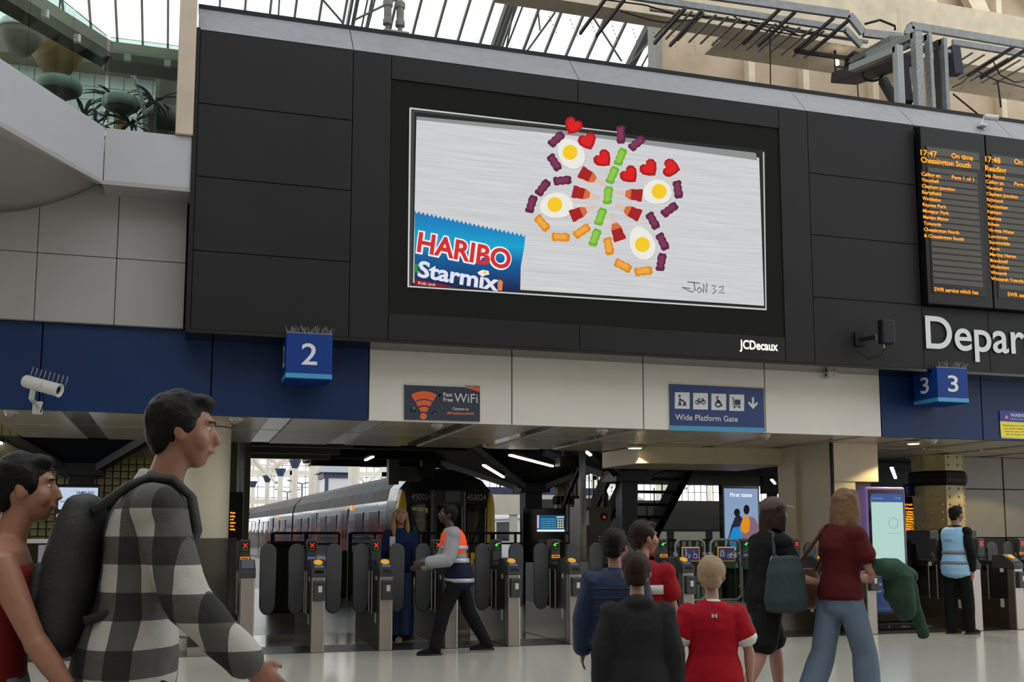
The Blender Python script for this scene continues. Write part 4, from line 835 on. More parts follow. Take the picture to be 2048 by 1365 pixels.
# ---------------------------------------------------------------- staircase (climbs towards the camera)
st = thing('staircase', (8.6, 19.5, 0), 'black open staircase climbing towards the viewer behind the wide gates', 'staircase')
def sp_(x, f): return V((x, 21.8-f*4.6, 0.1+f*3.6))
for x in (7.75, 8.15, 9.25, 9.35): MB().bar(sp_(x, 0), sp_(x, 1), .07, .3).build('stringer', blacksteel, st)
for i in range(15):
    f = (i+.5)/15; a = sp_(8.15, f); b = sp_(9.25, f); B((8.15, a.y-.13, a.z), (9.25, a.y+.13, a.z+.05)).build('tread', blacksteel, st)
MB().bar(sp_(7.55, 0)+V((0, 0, .95)), sp_(7.55, .85)+V((0, 0, .95)), .06).build('handrail', blacksteel, st)
for i in range(20): a = sp_(7.65, i/20); MB().bar(a, a+V((0, 0, 1.5)), .02).build('baluster', blackm, st)
for i in range(12): a = sp_(9.4, i/12); MB().bar(a, a+V((0, 0, 1.0)), .02).build('baluster', blackm, st)
# ---------------------------------------------------------------- the train
TA = R(2.1)   # heading leans left of +Y
TR = thing('train', (6.9, 28.1, 0), 'mirror-sided train with a black and yellow front standing at the buffers', 'train', rz=TA)
def Tn(mb, nm, m, parent=TR, **k):
    sv = WLOC.get(parent.name); WLOC[parent.name] = V((0, 0, 0)); o = mb.build(nm, m, parent, **k); WLOC[parent.name] = sv; WLOC[o.name] = V((0, 0, 0)); return o
def prof(w=1.4, top=3.18, s=1.0, side=2.25):
    P_ = [(-w*.93, -.75), (-w, 0.1), (-w, 1.3), (-w*.985, side)]
    for i in range(7): a = R(15+i*25*.9); 
    arc = [(-w*.93, 2.58), (-w*.74, 2.88), (-w*.42, 3.08), (0, top)]
    P_ += arc; P_ += [(-x, z) for x, z in P_[-2::-1]]; return P_
pr = prof()
def hull(mb, y0, y1, idx0, idx1): return mb.grid([[V((pr[i][0], y, pr[i][1])) for i in range(idx0, idx1+1)] for y in (y0, y1)])
for c in range(5):
    y0 = 1.2+c*20.3 if c == 0 else c*20.3; y1 = c*20.3+19.9
    sd = Tn(hull(MB(), y0, y1, 0, 3), 'body_side', chrome, solid=.03); Tn(hull(MB(), y0, y1, 11, 14), 'body_side', chrome, solid=.03)
    Tn(hull(MB(), y0, y1, 3, 11), 'roof', trainroof, solid=.03)
    Tn(MB().prism([(x*.97, y0+.02, z*.985) for x, z in pr], (0, y1-y0-.04, 0)), 'inner_shell', blackm)
    if c: Tn(MB().prism([(x*.93, y0-.42, z*.97) for x, z in pr], (0, .45, 0)), 'gangway', rubber)
    Tn(MB().box((-1.43, y0, .0), (-1.4, y1, .12)), 'sill', mat('train_grey', '77787a', .4))
    if c < 4:
        win = mat('train_window', '10161c', .12, spec=.4)
        for wy in (2.2, 4.4, 9.0, 11.2, 15.4, 17.4): Tn(MB().box((-1.425, c*20.3+wy, 1.25), (-1.405, c*20.3+wy+1.3, 2.0)), 'window', win, bevel=.02)
        for dy in (6.9, 13.4):
            for k in (0, .66): Tn(MB().box((-1.43, c*20.3+dy+k, .12), (-1.405, c*20.3+dy+.63+k, 2.15)), 'door', chrome, bevel=.02); Tn(MB().box((-1.436, c*20.3+dy+k+.14, 1.2), (-1.428, c*20.3+dy+.49+k, 2.0)), 'door_window', win)
    Tn(MB().box((-1.44, y0+5, 2.1), (-1.41, y0+5.12, 2.25)), 'marker_lamp', lit('marker_orange', 'ff8a20', 2))
# cab end
cabm = mat('cab_black', '121315', .18, coat=.6); cabg = mat('cab_glass', '15191d', .05, coat=1)
rows = []
for y, s in ((1.2, 1.0), (.6, .985), (.25, .975), (.05, .95)): rows.append([V((x*s, y, (z-1.2)*s+1.2)) for x, z in pr])
Tn(MB().grid(rows), 'cab_shell', cabm, smooth=False, solid=.02)
Tn(MB().prism([(p.x, .05, p.z) for p in rows[-1]], (0, .02, 0)), 'cab_front', cabm, bevel=.02)
for s in (-1, 1):
    Tn(MB().prism([(s*1.12, -.03, .3), (s*1.13, -.03, 2.1), (s*1.2, -.03, 2.5), (s*1.3, -.02, 2.42), (s*1.36, -.0, 2.1), (s*1.38, -.0, 1.2), (s*1.36, -.0, .3)], (0, .25, 0)), 'yellow_corner', trainyel, bevel=.03)
    Tn(MB().prism([(s*.55, -.0, 1.05), (s*1.08, 0, 1.05), (s*1.1, 0, 2.05), (s*1.0, 0, 2.15), (s*.55, 0, 2.15)], (0, -.03, 0)), 'windscreen', cabg, bevel=.02)
    Tn(MB().prism([(s*.5, -.0, .0), (s*1.24, 0, .0), (s*1.24, 0, .85), (s*.5, 0, .85)], (0, -.05, 0)), 'yellow_panel', trainyel, bevel=.03)
    Tn(MB().lathe((s*.9, -.06, .55), [(.17, 0), (.17, -.03), (.14, -.04)], 20, 'y'), 'headlamp', blackgloss)
    Tn(MB().bar((s*.7, -.06, 1.1), (s*.95, -.06, 1.75), .02), 'wiper', blackm)
for i, (nm, x) in enumerate((('450024', -1.0), ('450024', .55))):
    o = text(nm, mat('unit_number', 'a5a5a2', .5), None, (0, 0, 0), .16, .55, ext=.001); o.parent = TR; o.location = (0, 0, 0); o.data.transform(Matrix.Translation(V((x, -.0, 2.26)))); o.name = 'unit_number'
    for k in ('label', 'category'):
        if k in o: del o[k]
o = text('Woking', lit('dest_green', '7d9630', .5), None, (0, 0, 0), .12, .45, ext=.001); o.parent = TR; o.location = (0, 0, 0); o.data.transform(Matrix.Translation(V((-1.0, -.035, 1.95)))); o.name = 'destination'
gd = mat('gangway_door_grey', '2e2d2f', .5)
Tn(MB().box((-.48, -.22, .1), (.48, .1, 2.55)), 'gangway_frame', gd, bevel=.08); Tn(MB().box((-.36, -.24, .5), (.36, -.2, 2.1)), 'gangway_door', blackgloss, bevel=.02)
Tn(MB().box((-.12, -.245, 2.2), (.3, -.22, 2.5)), 'door_plate', mat('scuffed_grey', '55555a', .5, var=.3), bevel=.01)
Tn(MB().bar((-.36, -.25, .9), (.36, -.25, .9), .03), 'door_bar', steel)
Tn(MB().lathe((.05, .3, 3.08), [(.1, 0), (.07, .1), (.02, .14)], 12), 'roof_horn', white)
T3 = thing('neighbouring_train', (-.6, 36, 0), 'unseen grey and blue train added behind the round column for the mirrored train side to reflect', 'train', rz=TA)  # added train, hidden from view, gives the mirror-sided train something to reflect
Tn(MB().prism([(x, 0, z) for x, z in pr], (0, 62, 0)), 'body', mat('train_slate', '3c444c', .4), T3)
for i in range(13):
    Tn(MB().box((1.39, 1.5+i*4.7, 1.0), (1.44, 4.0+i*4.7, 2.0)), 'window', MATS['train_window'], T3, bevel=.03)
    Tn(MB().box((1.39, 4.3+i*4.7, .1), (1.44, 5.8+i*4.7, 2.1)), 'door', navy if i % 2 else red, T3, bevel=.02)
# second train further right
T2 = thing('second_train', (18.9, 44, 0), 'white train with dark windows far beyond the tree column', 'train', rz=TA)
tw = mat('train_white', 'c3c9cc', .3)
Tn(MB().prism([(x, 0, z) for x, z in pr], (0, 60, 0)), 'body', tw, T2)
for i in range(14):
    Tn(MB().box((-1.44, 2+i*4.2, .95), (-1.4, 5.2+i*4.2, 2.0)), 'window', MATS['train_window'], T2, bevel=.03)
Tn(MB().box((-1.45, 0, 2.1), (-1.4, 60, 2.16)), 'cantrail', MATS['train_grey'], T2)
o = text('South Western Railway', mat('train_letter', '50555a', .5), None, (0, 0, 0), .42, 6.0, ext=.001); o.parent = T2; o.location = (0, 0, 0); o.name = 'lettering'
o.data.transform(Matrix.Translation(V((-1.45, 24, .2))) @ Matrix.Rotation(R(-90), 4, 'Z'))
# ---------------------------------------------------------------- train shed beyond: columns, windows, trusses
ca, capm = mat('shed_cream', 'cfc9bb', .6, var=.05), mat('capital_blue', '39425f', .5)
def shed_column(px, capy, d, r=.19, lb='', thick=1):
    p = od(px, 1068, d); zc = od(px, capy, d).z; t = thing('shed_column', (p.x, p.y, 0), lb, 'column', 'cream shed columns with blue capitals')
    MB().lathe((p.x, p.y, 0), [(r, 0), (r, zc-.3)], 16).build('shaft', ca, t, smooth=False)
    MB().lathe((p.x, p.y, zc-.35), [(r, 0), (r*2.1, .5), (r*2.2, .58)], 16).build('capital', capm, t)
    for s in (-1, 1):
        for k in (1, 2.0): MB().bar((p.x+s*.3, p.y, zc+.6), (p.x+s*(1.2+k*1.6), p.y-.5, zc+3.4), .22).build('branch', ca, t)
    MB().bar((p.x, p.y, zc+.6), (p.x, p.y, zc+4.5), .25).build('branch', ca, t)
for (px, cy, d), s in zip(((503, 968, 97), (532, 957, 86), (558, 944, 78), (587, 927, 70)), ('farthest and smallest', 'second farthest', 'third', 'nearest')): shed_column(px, cy, d, lb='cream shed column with a blue capital, %s of the row left of the train' % s)
def big_col(px, d, r, lb, h=9):
    p = od(px, 1068, d); t = thing('lattice_column', (p.x, p.y, 0), lb, 'column', 'tall cream shed columns'); MB().lathe((p.x, p.y, 0), [(r, 0), (r, h)], 12).build('shaft', ca, t)
    MB().lathe((p.x, p.y, 0), [(r*1.4, 0), (r*1.4, 1.2), (r, 1.3)], 12).build('base', ca, t)
big_col(623, 67, .26, 'slim tall cream column left of the pale kiosk'); big_col(638, 64, .28, 'tall cream column right beside the slim one'); big_col(706, 54, .3, 'stout cream riveted column above the train roof')
big_col(1330, 60, .5, 'tall cream column seen through the staircase')
# pale kiosk building
t = thing('platform_kiosk', (od(676, 1068, 60).x, od(676, 1068, 60).y, 0), 'pale kiosk with navy trim and a hipped roof behind the train', 'kiosk')
p = wl(t); w = .78; z1 = 1.35+122/2137*60
B((p.x-w, p.y, 0), (p.x+w, p.y+2.5, z1)).build('wall', mat('kiosk_white', 'd3d3d6', .5), t)
B((p.x-w-.02, p.y-.04, 0), (p.x-w+.18, p.y+.02, z1)).build('trim', capm, t); B((p.x-w-.1, p.y-.08, z1-.3), (p.x+w+.1, p.y+2.6, z1)).build('cornice', capm, t); B((p.x+w-.18, p.y-.04, 0), (p.x+w, p.y+.02, z1)).build('trim', capm, t)
MB().add([(p.x-w-.3, p.y-.3, z1), (p.x+w+.3, p.y-.3, z1), (p.x+w+.3, p.y+2.8, z1), (p.x-w-.3, p.y+2.8, z1), (p.x-.3, p.y+1.2, z1+1.0), (p.x+.3, p.y+1.2, z1+1.0)], [(0, 1, 5, 4), (1, 2, 5), (2, 3, 4, 5), (3, 0, 4), (3, 2, 1, 0)]).build('hipped_roof', mat('lead_roof', '8a8f98', .6), t)
# glazed end wall
gw = setting('window_1', (20, 105, 0)); gm = mat('mullion', '8f8e88', .5); gf = mat('mullion_dark', '4a4d50', .5)
mb = MB(); mc = MB()
for i in range(0, 181): x = -35+i*.75; mb.box((x, 105, 1.6), (x+.06, 105.1, 16))
for j in range(14): z = 1.6+j*1.05; mb.box((-35, 105, z), (100, 105.1, z+.07))
for i in range(0, 31): x = -35+i*4.5; mc.box((x, 104.8, 0), (x+.5, 105.2, 17))
for z in (4.2, 7.0, 10): mc.box((-35, 104.8, z), (100, 105.2, z+.45))
mb.build('glazing_bars', gf, gw, kind='stuff'); mc.build('frame_posts', ca, gw, kind='stuff')
B((-35, 104.9, 0), (100, 105.1, 1.6)).build('sill_wall', mat('sill_wall', '77746e', .7), gw)
tr = MB()
for i in range(-3, 14):
    x = i*7.0
    for y in (62, 84): tr.bar((x, y, 7.2), (x+7, y, 7.2), .3); tr.bar((x, y, 7.2), (x+3.5, y, 9.6), .22); tr.bar((x+3.5, y, 9.6), (x+7, y, 7.2), .22); tr.bar((x, y, 9.8), (x+7, y, 9.8), .3); tr.bar((x, y, 5.2), (x+1.8, y, 7.2), .2); tr.bar((x, y, 5.2), (x-1.8, y, 7.2), .2)
shed = thing('shed_trusses', (20, 73, 5), 'cream lattice trusses across the far train shed', 'truss'); tr.build('lattice', ca, shed, kind='stuff')
# distant signs and lamps
for px, lb in ((602, 'thin platform lamp post with two arms right of the blue capital'), (573, 'thin two armed platform lamp post further back')):
    p = od(px, 1068, 72 if px > 590 else 84); t = thing('lamp_post', (p.x, p.y, 0), lb, 'lamp post', 'platform lamp posts'); h = 4.7 if px > 590 else 4.6
    MB().tube([(p.x, p.y, 0), (p.x, p.y, h)], .07, 8).build('post', MATS['train_grey'], t); MB().tube([(p.x-1.0, p.y, h+.25), (p.x, p.y, h), (p.x+1.0, p.y, h+.25)], .06, 6).build('arms', MATS['train_grey'], t)
t = thing('clock_display', (od(1001, 1001, 45).x, od(1001, 1001, 45).y, od(1001, 1007, 45).z), 'small black clock display left of the tree column', 'clock'); p = wl(t)
B((p.x-.35, p.y, p.z), (p.x+.35, p.y+.1, p.z+.24)).build('case', blackm, t); text('17:44:43', wletter, t, (p.x-.3, p.y-.01, p.z+.05), .12, .6); MB().tube([(p.x, p.y+.05, p.z+.24), (p.x, p.y+.05, 5)], .04, 6).build('hanger', blackm, t)
t = thing('platform_number_board', (od(1036, 985, 40).x, od(1036, 985, 40).y, od(1036, 990, 40).z), 'long grey platform board numbered 24 beside the tree column', 'sign'); p = wl(t)
B((p.x-1.6, p.y, p.z), (p.x+3.2, p.y+.2, p.z+.28)).build('board', capm, t); text('24', wletter, t, (p.x-.1, p.y-.01, p.z+.06), .18, .3); B((p.x-1.6, p.y, p.z-.75), (p.x+3.2, p.y+.2, p.z)).build('canopy_face', ca, t)
B((p.x-.3, p.y+.05, 0), (p.x, p.y+.15, p.z-.75)).build('post', ca, t)
# distant dark offices on right behind stairs
t = thing('platform_shop', (14, 34, 0), 'low dark shop front with pale fascia behind the staircase', 'shop'); B((11.5, 34, 0), (24, 36, 1.5)).build('front', mat('shop_dark', '2c2e2e', .5), t); B((11.5, 33.9, 1.5), (24, 36, 2.5)).build('fascia', mat('shop_fascia', '3a3b36', .5), t)
for i in range(8): B((12+i*1.5, 33.96, .9), (13.2+i*1.5, 34, 1.42)).build('window', lit('shop_window', '8f8d7c', .5), t)
t = thing('canopy_fascia', (16, 26, 2.9), 'black deep canopy fascia over the far platforms behind the lit poster', 'canopy')
xa = oy(1392, 1068, 26).x; xb = oy(1530, 1068, 26).x
B((xa, 26, 2.93), (xb, 26.2, 4.6)).build('fascia', blacksteel, t); B((xb, 26, 2.45), (28, 26.2, 4.6)).build('fascia', blacksteel, t); B((xa, 26.2, 3.0), (28, 33, 3.12)).build('roof_deck', blacksteel, t)
for x in (xb+.2, xb+4, xb+8): B((x, 26.05, 0), (x+.25, 26.2, 2.5)).build('post', blacksteel, t)
B((oy(1745, 1068, 25).x, 25.2, 0), (28, 25.4, 4)).build('dark_screen', blacksteel, t)
# hanging cameras and ducts by the train
t = thing('signal_box_hanging', (od(790, 940, 26).x, od(790, 940, 26).y, 2.6), 'dark hanging equipment boxes above the train roof', 'equipment'); p = wl(t)
B((p.x-.15, p.y, 2.55), (p.x+.1, p.y+.3, 3.2)).build('box', mat('eq_grey', '3a3c3f', .5), t); B((p.x+.12, p.y+.1, 2.65), (p.x+.7, p.y+.5, 3.0)).build('box', MATS['eq_grey'], t); B((p.x+.62, p.y-.3, 2.75), (p.x+.95, p.y, 3.3)).build('box', blackm, t)
p = oz(1138, 921, 2.75); t = thing('hanging_projector', (p.x, p.y, 2.72), 'black projector-like box hanging above the cream column', 'camera'); B((p.x-.18, p.y, 2.62), (p.x+.16, p.y+.3, 2.82)).build('body', blackm, t, bevel=.02)
for s in (-.08, .06): MB().tube([(p.x+s, p.y+.1, 2.82), (p.x+s, p.y+.1, 3.2)], .012, 6).build('hanger', galv, t)
# ================================================================ upper level at the left: balcony with glass balustrade
bl = setting('trim_1', (-.5, 12, 5.17))
cor = V((-.93, 12, 0)); b0 = oz(0, 243, 5.17); dirl = (V((b0.x, b0.y, 0))-cor); far = cor+dirl*2.2
def at(p, z): return V((p.x, p.y, z))
B((-.925, 12.0, 5.17), (-.02, 12.1, 5.765)).build('fascia_panel', balc, bl, bevel=.004)
n_ = dirl.cross(V((0, 0, 1))).normalized()
if n_.y < 0: n_ = -n_
MB().prism([at(cor, 5.17), at(far, 5.17), at(far, 5.765), at(cor, 5.765)], n_*.1).build('fascia_panel', balc, bl, bevel=.004)
B((-.93, 12.0, 5.13), (-.02, 12.45, 5.17)).build('lip', MATS['grey_wall_panel'], bl); MB().prism([at(cor, 5.13), at(far, 5.13), at(far, 5.17), at(cor, 5.17)], n_*.06).build('lip', MATS['mullion'], bl)
arc = [(205, 361), (185, 373), (150, 390), (100, 407), (50, 419), (0, 424), (-60, 424), (-150, 415)]
ap = [oy(x, y, 12.4) for x, y in arc]
rows = []
for i, q in enumerate(ap):
    t_ = i/(len(ap)-1); e = at(cor+V((.02, .04, 0)), 5.13).lerp(at(far, 5.13), t_)
    rows.append([e.lerp(q, k/8)+V((0, 0, -.12*math.sin(k/8*math.pi)*t_)) for k in range(9)])
MB().grid(rows).build('curved_underside', mat('underside_grey', '807c7a', .6, var=.05), bl, smooth=True, solid=.02)
mf = [at(cor+V((-.15, .3, 0)), 5.6), at(far+n_*.12, 5.6), V((far.x-1, 22, 5.6)), V((-.02, 22, 5.6)), V((-.02, 12.12, 5.6))]
MB().prism(mf, (0, 0, .1)).build('mezzanine_floor', MATS['mullion'], bl)
gt = thing('glass_balustrade', (-.5, 12.02, 5.7), 'green tinted glass balustrade along the pale grey balcony edge', 'balustrade')
gg = glassmat('balustrade_glass', 'dbe6e0', .10)
B((-.92, 12.02, 5.72), (-.13, 12.035, 6.82)).build('glass_sheet', gg, gt)
cuts = [0, .36, .78, 1.25, 2.2]
for a, b in zip(cuts[:-1], cuts[1:]):
    p = cor+dirl*(a+.004)+n_*.02; q = cor+dirl*(b-.004)+n_*.02
    MB().prism([at(p, 5.72), at(q, 5.72), at(q, 6.82), at(p, 6.82)], n_*.015).build('glass_sheet', gg, gt)
for px in (255, 335): c = oy(px, 115 if px < 300 else 126, 12.05); B((c.x-.035, 12.04, c.z-.035), (c.x+.035, 12.09, c.z+.035)).build('glass_clip', white, gt)
for f in (.3, .62): c = at(cor+dirl*f+n_*.05, 6.55); MB().box((c.x-.035, c.y-.03, c.z-.04), (c.x+.035, c.y+.03, c.z+.04)).build('glass_clip', white, gt)
B((-.92, 12.1, 6.68), (-.13, 12.16, 6.72)).build('clamp_rail', MATS['mullion'], gt)
# floor edge of the level above, behind the glass
ub = thing('upper_canopy_beam', (-.8, 13, 6.6), 'brown-grey overhanging canopy beam behind the balcony glass', 'beam'); ubm = mat('canopy_brown', '6e675d', .6, var=.1)
zb = oy(280, 124, 13).z
MB().prism([V((-1.0, 13.0, zb)), V((-.1, 13.0, zb)), V((-.1, 13.45, zb)), V((-1.1, 13.4, zb))], (0, 0, .1)).build('slab', ubm, ub)
MB().bar(V((-.97, 12.9, zb+.05)), V((-.1, 12.9, zb+.05)), .2, .12).build('edge', mat('canopy_edge', '8f8a7e', .6), ub)
MB().bar(V((-1.0, 12.9, zb+.05)), at(cor+dirl*1.6+n_*1.0, zb+.05), .2, .14).build('edge', MATS['canopy_edge'], ub)
MB().prism([V((-1.0, 13.0, zb)), V((-1.1, 13.3, zb)), at(cor+dirl*1.6+n_*1.5, zb), at(cor+dirl*1.6+n_*1.2, zb)], (0, 0, .1)).build('slab', blacksteel, ub)
# mushroom stools / planters behind the glass
mg = mat('mushroom_green', '66766a', .5); mi = mat('mushroom_dark', '26221f', .7); mw = mat('mushroom_stem', '8a5a34', .6)
def mushroom(px, py, wpx, Y, lb, st=1):
    c = oy(px, py, Y); r = wpx/2137*Y*.5; t = thing('mushroom_table', (c.x, Y, 5.7), lb, 'table', 'mushroom shaped tables')
    MB().lathe((c.x, Y, c.z), [(r*.9, -.03), (r*.99, .0), (r*1.02, r*.2), (r*.94, r*.42), (r*.55, r*.55), (.02, r*.58)], 28).build('cap', mg, t, smooth=True)
    MB().lathe((c.x, Y, c.z-.035), [(r*.35, -r*.3), (r*.85, -.0)], 28).build('gills', mi, t)
    MB().lathe((c.x, Y, 5.7), [(r*.3, 0), (r*.26, max(.1, c.z-5.7-r*.2))], 16).build('stem', mw, t)
mushroom(242, 212, 72, 14.5, 'green-grey mushroom shaped table on a wooden stem at the balcony glass'); mushroom(118, 180, 84, 14.2, 'green-grey mushroom shaped table at the left, above the slanting fascia')
t = thing('tiered_ornament', (oy(335, 200, 14.8).x, 14.8, 5.7), 'tall dark tiered ornament beside the beige post on the balcony', 'ornament'); x = wl(t).x
tm = mat('ornament_brown', '4a423c', .6)
for z, r in ((5.75, .32), (6.25, .36), (6.85, .3)): MB().lathe((x, 14.8, z), [(r*.5, -.05), (r, .02), (r*1.05, .16), (r*.8, .28), (r*.4, .3)], 22).build('tier', mg if z < 6.5 else tm, t, smooth=True)
MB().lathe((x, 14.8, 5.7), [(.16, 0), (.16, 2.1)], 14).build('stem', tm, t)
# arching lamp tube
t = thing('arched_tube', (oy(292, 262, 14).x, 14, 5.7), 'slim grey tube arching over the balcony plants', 'lamp'); pts = [oy(x, y, 14.0) for x, y in ((143, 47), (165, 54), (190, 68), (215, 88), (238, 112), (258, 138), (273, 165), (283, 195), (289, 228), (291, 262))]
pts.append(V((pts[-1].x, 14, 5.7))); MB().tube(pts, .03, 8).build('tube', galv, t, smooth=True)
# domed hanging lamps
def dome_lamp(px, py, wpx, Y, m, lb, drum=None):
    c = oy(px, py, Y); r = wpx/2137*Y*.5; t = thing('dome_lamp', (c.x, Y, c.z), lb, 'lamp', 'large hanging lamps')
    MB().lathe((c.x, Y, c.z), [(r, 0), (r*.98, r*.12), (r*.8, r*.45), (r*.45, r*.7), (.03, r*.78)], 28).build('shade', m, t, smooth=True)
    MB().lathe((c.x, Y, c.z-r*.9), [(r*.45, 0), (r*.85, r*.6), (r*.98, r*.9)], 28).build('lower_shade', drum or tm, t, smooth=True)
    MB().tube([(c.x, Y, c.z+r*.7), (c.x, Y, c.z+2.5)], .012, 6).build('cord', blackm, t)
dome_lamp(42, 66, 88, 13.2, mat('dome_white', 'b9bfbd', .3), 'pale domed hanging lamp at the top left corner behind the glass', mat('dome_taupe', '6f675c', .6))
dome_lamp(115, 96, 110, 14.6, mi, 'dark hanging lamp with a mustard yellow drum behind the glass', mat('mustard', '75552a', .6))
# palms
leaf = mat('palm_leaf', '22382c', .5, var=.2)
def palm(px, Y, py, lb, s=1.0, seed=0):
    z = oy(px, py, Y).z; rn = random.Random(seed); x = oy(px, 240, Y).x; t = thing('potted_palm', (x, Y, 5.7), lb, 'plant', 'palms behind the balcony glass')
    MB().lathe((x, Y, 5.7), [(.12, 0), (.16, .2), (.15, .2)], 14).build('pot', mi, t)
    MB().tube([(x, Y, 5.85), (x+.02, Y, z)], .018, 6).build('stem', tm, t)
    me = None
    for i in range(22):
        a = rn.uniform(0, math.tau); el = rn.uniform(-.2, 1.1); L = s*rn.uniform(.28, .45); mb = MB(); pr_ = []; pl_ = []
        for k in range(6):
            f = k/5; r = L*f; h = L*(math.sin(el)*f - .55*f*f); w = .022*s*math.sin(math.pi*min(1, f*.9+.1))+.002
            c = V((x+math.cos(a)*r*math.cos(el*.5), Y+math.sin(a)*r*math.cos(el*.5), z-.08+rn.random()*.002+h)); sd = V((-math.sin(a), math.cos(a), .15))*w
            pr_.append(c+sd); pl_.append(c-sd)
        mb.grid([pr_, pl_]).build('frond', leaf, t)
palm(168, 13.6, 222, 'dark green palm between the two mushroom tables', 1.1, 1); palm(190, 13.3, 238, 'small dark palm low behind the slanting glass', .9, 2); palm(228, 15.3, 190, 'palm whose fronds show above the right mushroom table', 1.2, 3); palm(308, 14.2, 195, 'palm beside the slim arching tube', 1.2, 4); palm(262, 13.6, 238, 'low palm at the foot of the arching tube', 1.1, 5)
# white tiled wall and brown band behind
ut = setting('wall_upper', (-2, 19, 5.7)); ti = None; tilem = mat('white_tile', 'bcc4c4', .4)
tz1 = oy(280, 158, 19).z; tz0 = oy(280, 262, 19).z
for i in range(22):
    for j in range(6):
        if ti is None: ti = MB().box((-.115, 0, -.115), (.115, .02, .115)).build('tile', tilem, ut); ti.data.transform(Matrix.Translation(wl(ut))); o = ti
        else: o = ti.copy(); COL.objects.link(o); o.parent = ut
        o.location = V((-5.4+i*.24, 19, tz1-.12-j*.24))-wl(ut)
B((-5.6, 19.03, 5.7), (-.1, 19.1, tz1)).build('grout_wall', mat('grout', '6f7475', .6), ut)
MB().prism([(-5.6, 19.02, tz1), (-5.6, 18.6, tz1+.02), (-5.6, 18.5, tz1+.4), (-5.6, 19.02, tz1+.42)], (5.5, 0, 0)).build('brown_band', mat('band_brown', '857b6c', .7, var=.1), ut)
# ================================================================ glazed roof over the concourse
rf = setting('window_2', (4, 24, 13)); barm = mat('glazing_bar', '77776f', .6)
def rz_(y): return 13.3-(y-24)*.398
pane = None
for i in range(34):
    x = -8.5+i*.56
    if pane is None:
        pane = MB().prism([(x+.03, 6, rz_(6)), (x+.53, 6, rz_(6)), (x+.53, 44, rz_(44)), (x+.03, 44, rz_(44))], (0, 0, .01)).build('glass_pane', roofglass, rf)
        bar_ = MB().bar((x, 6, rz_(6)-.03), (x, 44, rz_(44)-.03), .05, .09).build('glazing_bar', barm, rf)
    else:
        for src in (pane, bar_): o = src.copy(); COL.objects.link(o); o.parent = rf; o.location = (i*.56, 0, 0)
for y in (24.2,): B((.05, y, rz_(y)-.28), (10.6, y+.18, rz_(y)-.12)).build('purlin', mat('purlin_olive', '6d6a5c', .6), rf)
B((.05, 16, rz_(16)-.3), (10.6, 16.15, rz_(16)-.15)).build('purlin', MATS['purlin_olive'], rf)
trm = mat('truss_grey', '5f5d58', .6)
for px0, px1 in ((703, 693), (1012, 983), (1292, 1252)):
    x = oy(px1, 60 if px1 < 700 else 95, 23.6).x; t = thing('roof_rafter', (x, 20, 12), '', 'rafter', 'heavy roof rafters'); t['label'] = 'heavy grey rafter under the roof glazing, %s' % {703: 'above the left edge of the screen', 1012: 'above the middle of the screen', 1292: 'above the right half of the screen'}[px0]
    for dx in (0, .12): MB().bar((x+dx, 6, rz_(6)-.45), (x+dx, 25, rz_(25)-.45), .05, .22).build('rafter_plate', trm, t)
    MB().bar((x+.45, 8, rz_(8)-1.0), (x+.3, 25, rz_(25)-.5), .035).build('tie_rod', trm, t)
t = thing('roof_bracing', (5, 22, 11), 'thin diagonal wind bracing rods under the glazed roof', 'bracing')
for a, b in (((620, -30), (685, 45)), ((800, -5), (705, 42)), ((752, -10), (735, 58)), ((1110, 25), (1052, 105)), ((1075, 10), (1080, 60)), ((1180, 25), (1243, 122)), ((1030, 5), (1012, 98)), ((1320, 60), (1262, 125)), ((1310, 90), (1295, 138)), ((560, -20), (555, 60))):
    MB().bar(oy(a[0], a[1], 21), oy(b[0], b[1], 23.3), .035).build('rod', trm, t)
# ================================================================ beige end wall, girder, cable tray
ew_ = setting('wall_end', (14, 18, 7)); X0 = oy(1320, 100, 18).x
B((X0, 18, 6), (26, 18.3, 19)).build('wall_plate', beige, ew_); B((X0-.12, 17.9, 6), (X0, 18.3, 12.6)).build('edge_post', mat('post_grey', '8a8880', .6), ew_)
for px in (1500, 1608, 1746, 2000):
    x = oy(px, 150, 17.9).x; B((x-.07, 17.82, 6), (x+.07, 18, 19)).build('stiffener', cream, ew_)
for px in (1640, 1700, 1760, 1925): x = oy(px, 20, 17.9).x; B((x-.05, 17.85, oy(px, 95, 17.9).z), (x+.05, 18, 19)).build('stiffener', mat('joint_grey', '9d958a', .6), ew_)
def dia(a, b, w): MB().bar(oy(a[0], a[1], 17.7), oy(b[0], b[1], 17.7), w, .18, up=(0, 1, 0)).build('diagonal_brace', cream, ew_)
dia((1590, -30), (1700, 60), .28); dia((1760, -40), (1660, 60), .3); dia((1930, -30), (1995, 100), .4); dia((2100, 20), (2040, -40), .3)
gr = thing('riveted_girder', (12, 16, 11), 'long beige riveted girder under the grey cable tray', 'girder')
gz0 = oy(1318, 56, 15.6).z; xg = oy(985, 0, 15.6).x
gb_ = mat('girder_beige', 'bfb29b', .65, var=.15)
B((xg, 15.2, gz0), (26, 15.6, gz0+.1)).build('bottom_flange', gb_, gr); B((xg, 15.37, gz0+.1), (26, 15.43, gz0+1.2)).build('web', gb_, gr); B((X0, 15.6, gz0-.04), (26, 16.2, gz0)).build('soffit_plate', gb_, gr)
rv = MB(); rn = random.Random(1)
for i in range(260): x = xg+1+i*.075; rv.lathe((x, 15.25 if i % 2 else 15.52, gz0-.012), [(.012, 0), (.012, .014)], 6)
for i in range(260): x = xg+1+i*.075; rv.lathe((x, 15.7+.12*(i % 5), gz0-.052), [(.012, 0), (.012, .014)], 6)
rv.build('rivets', gb_, gr, kind='stuff')
iron_column_x = oy(1842, 20, 17.4).x
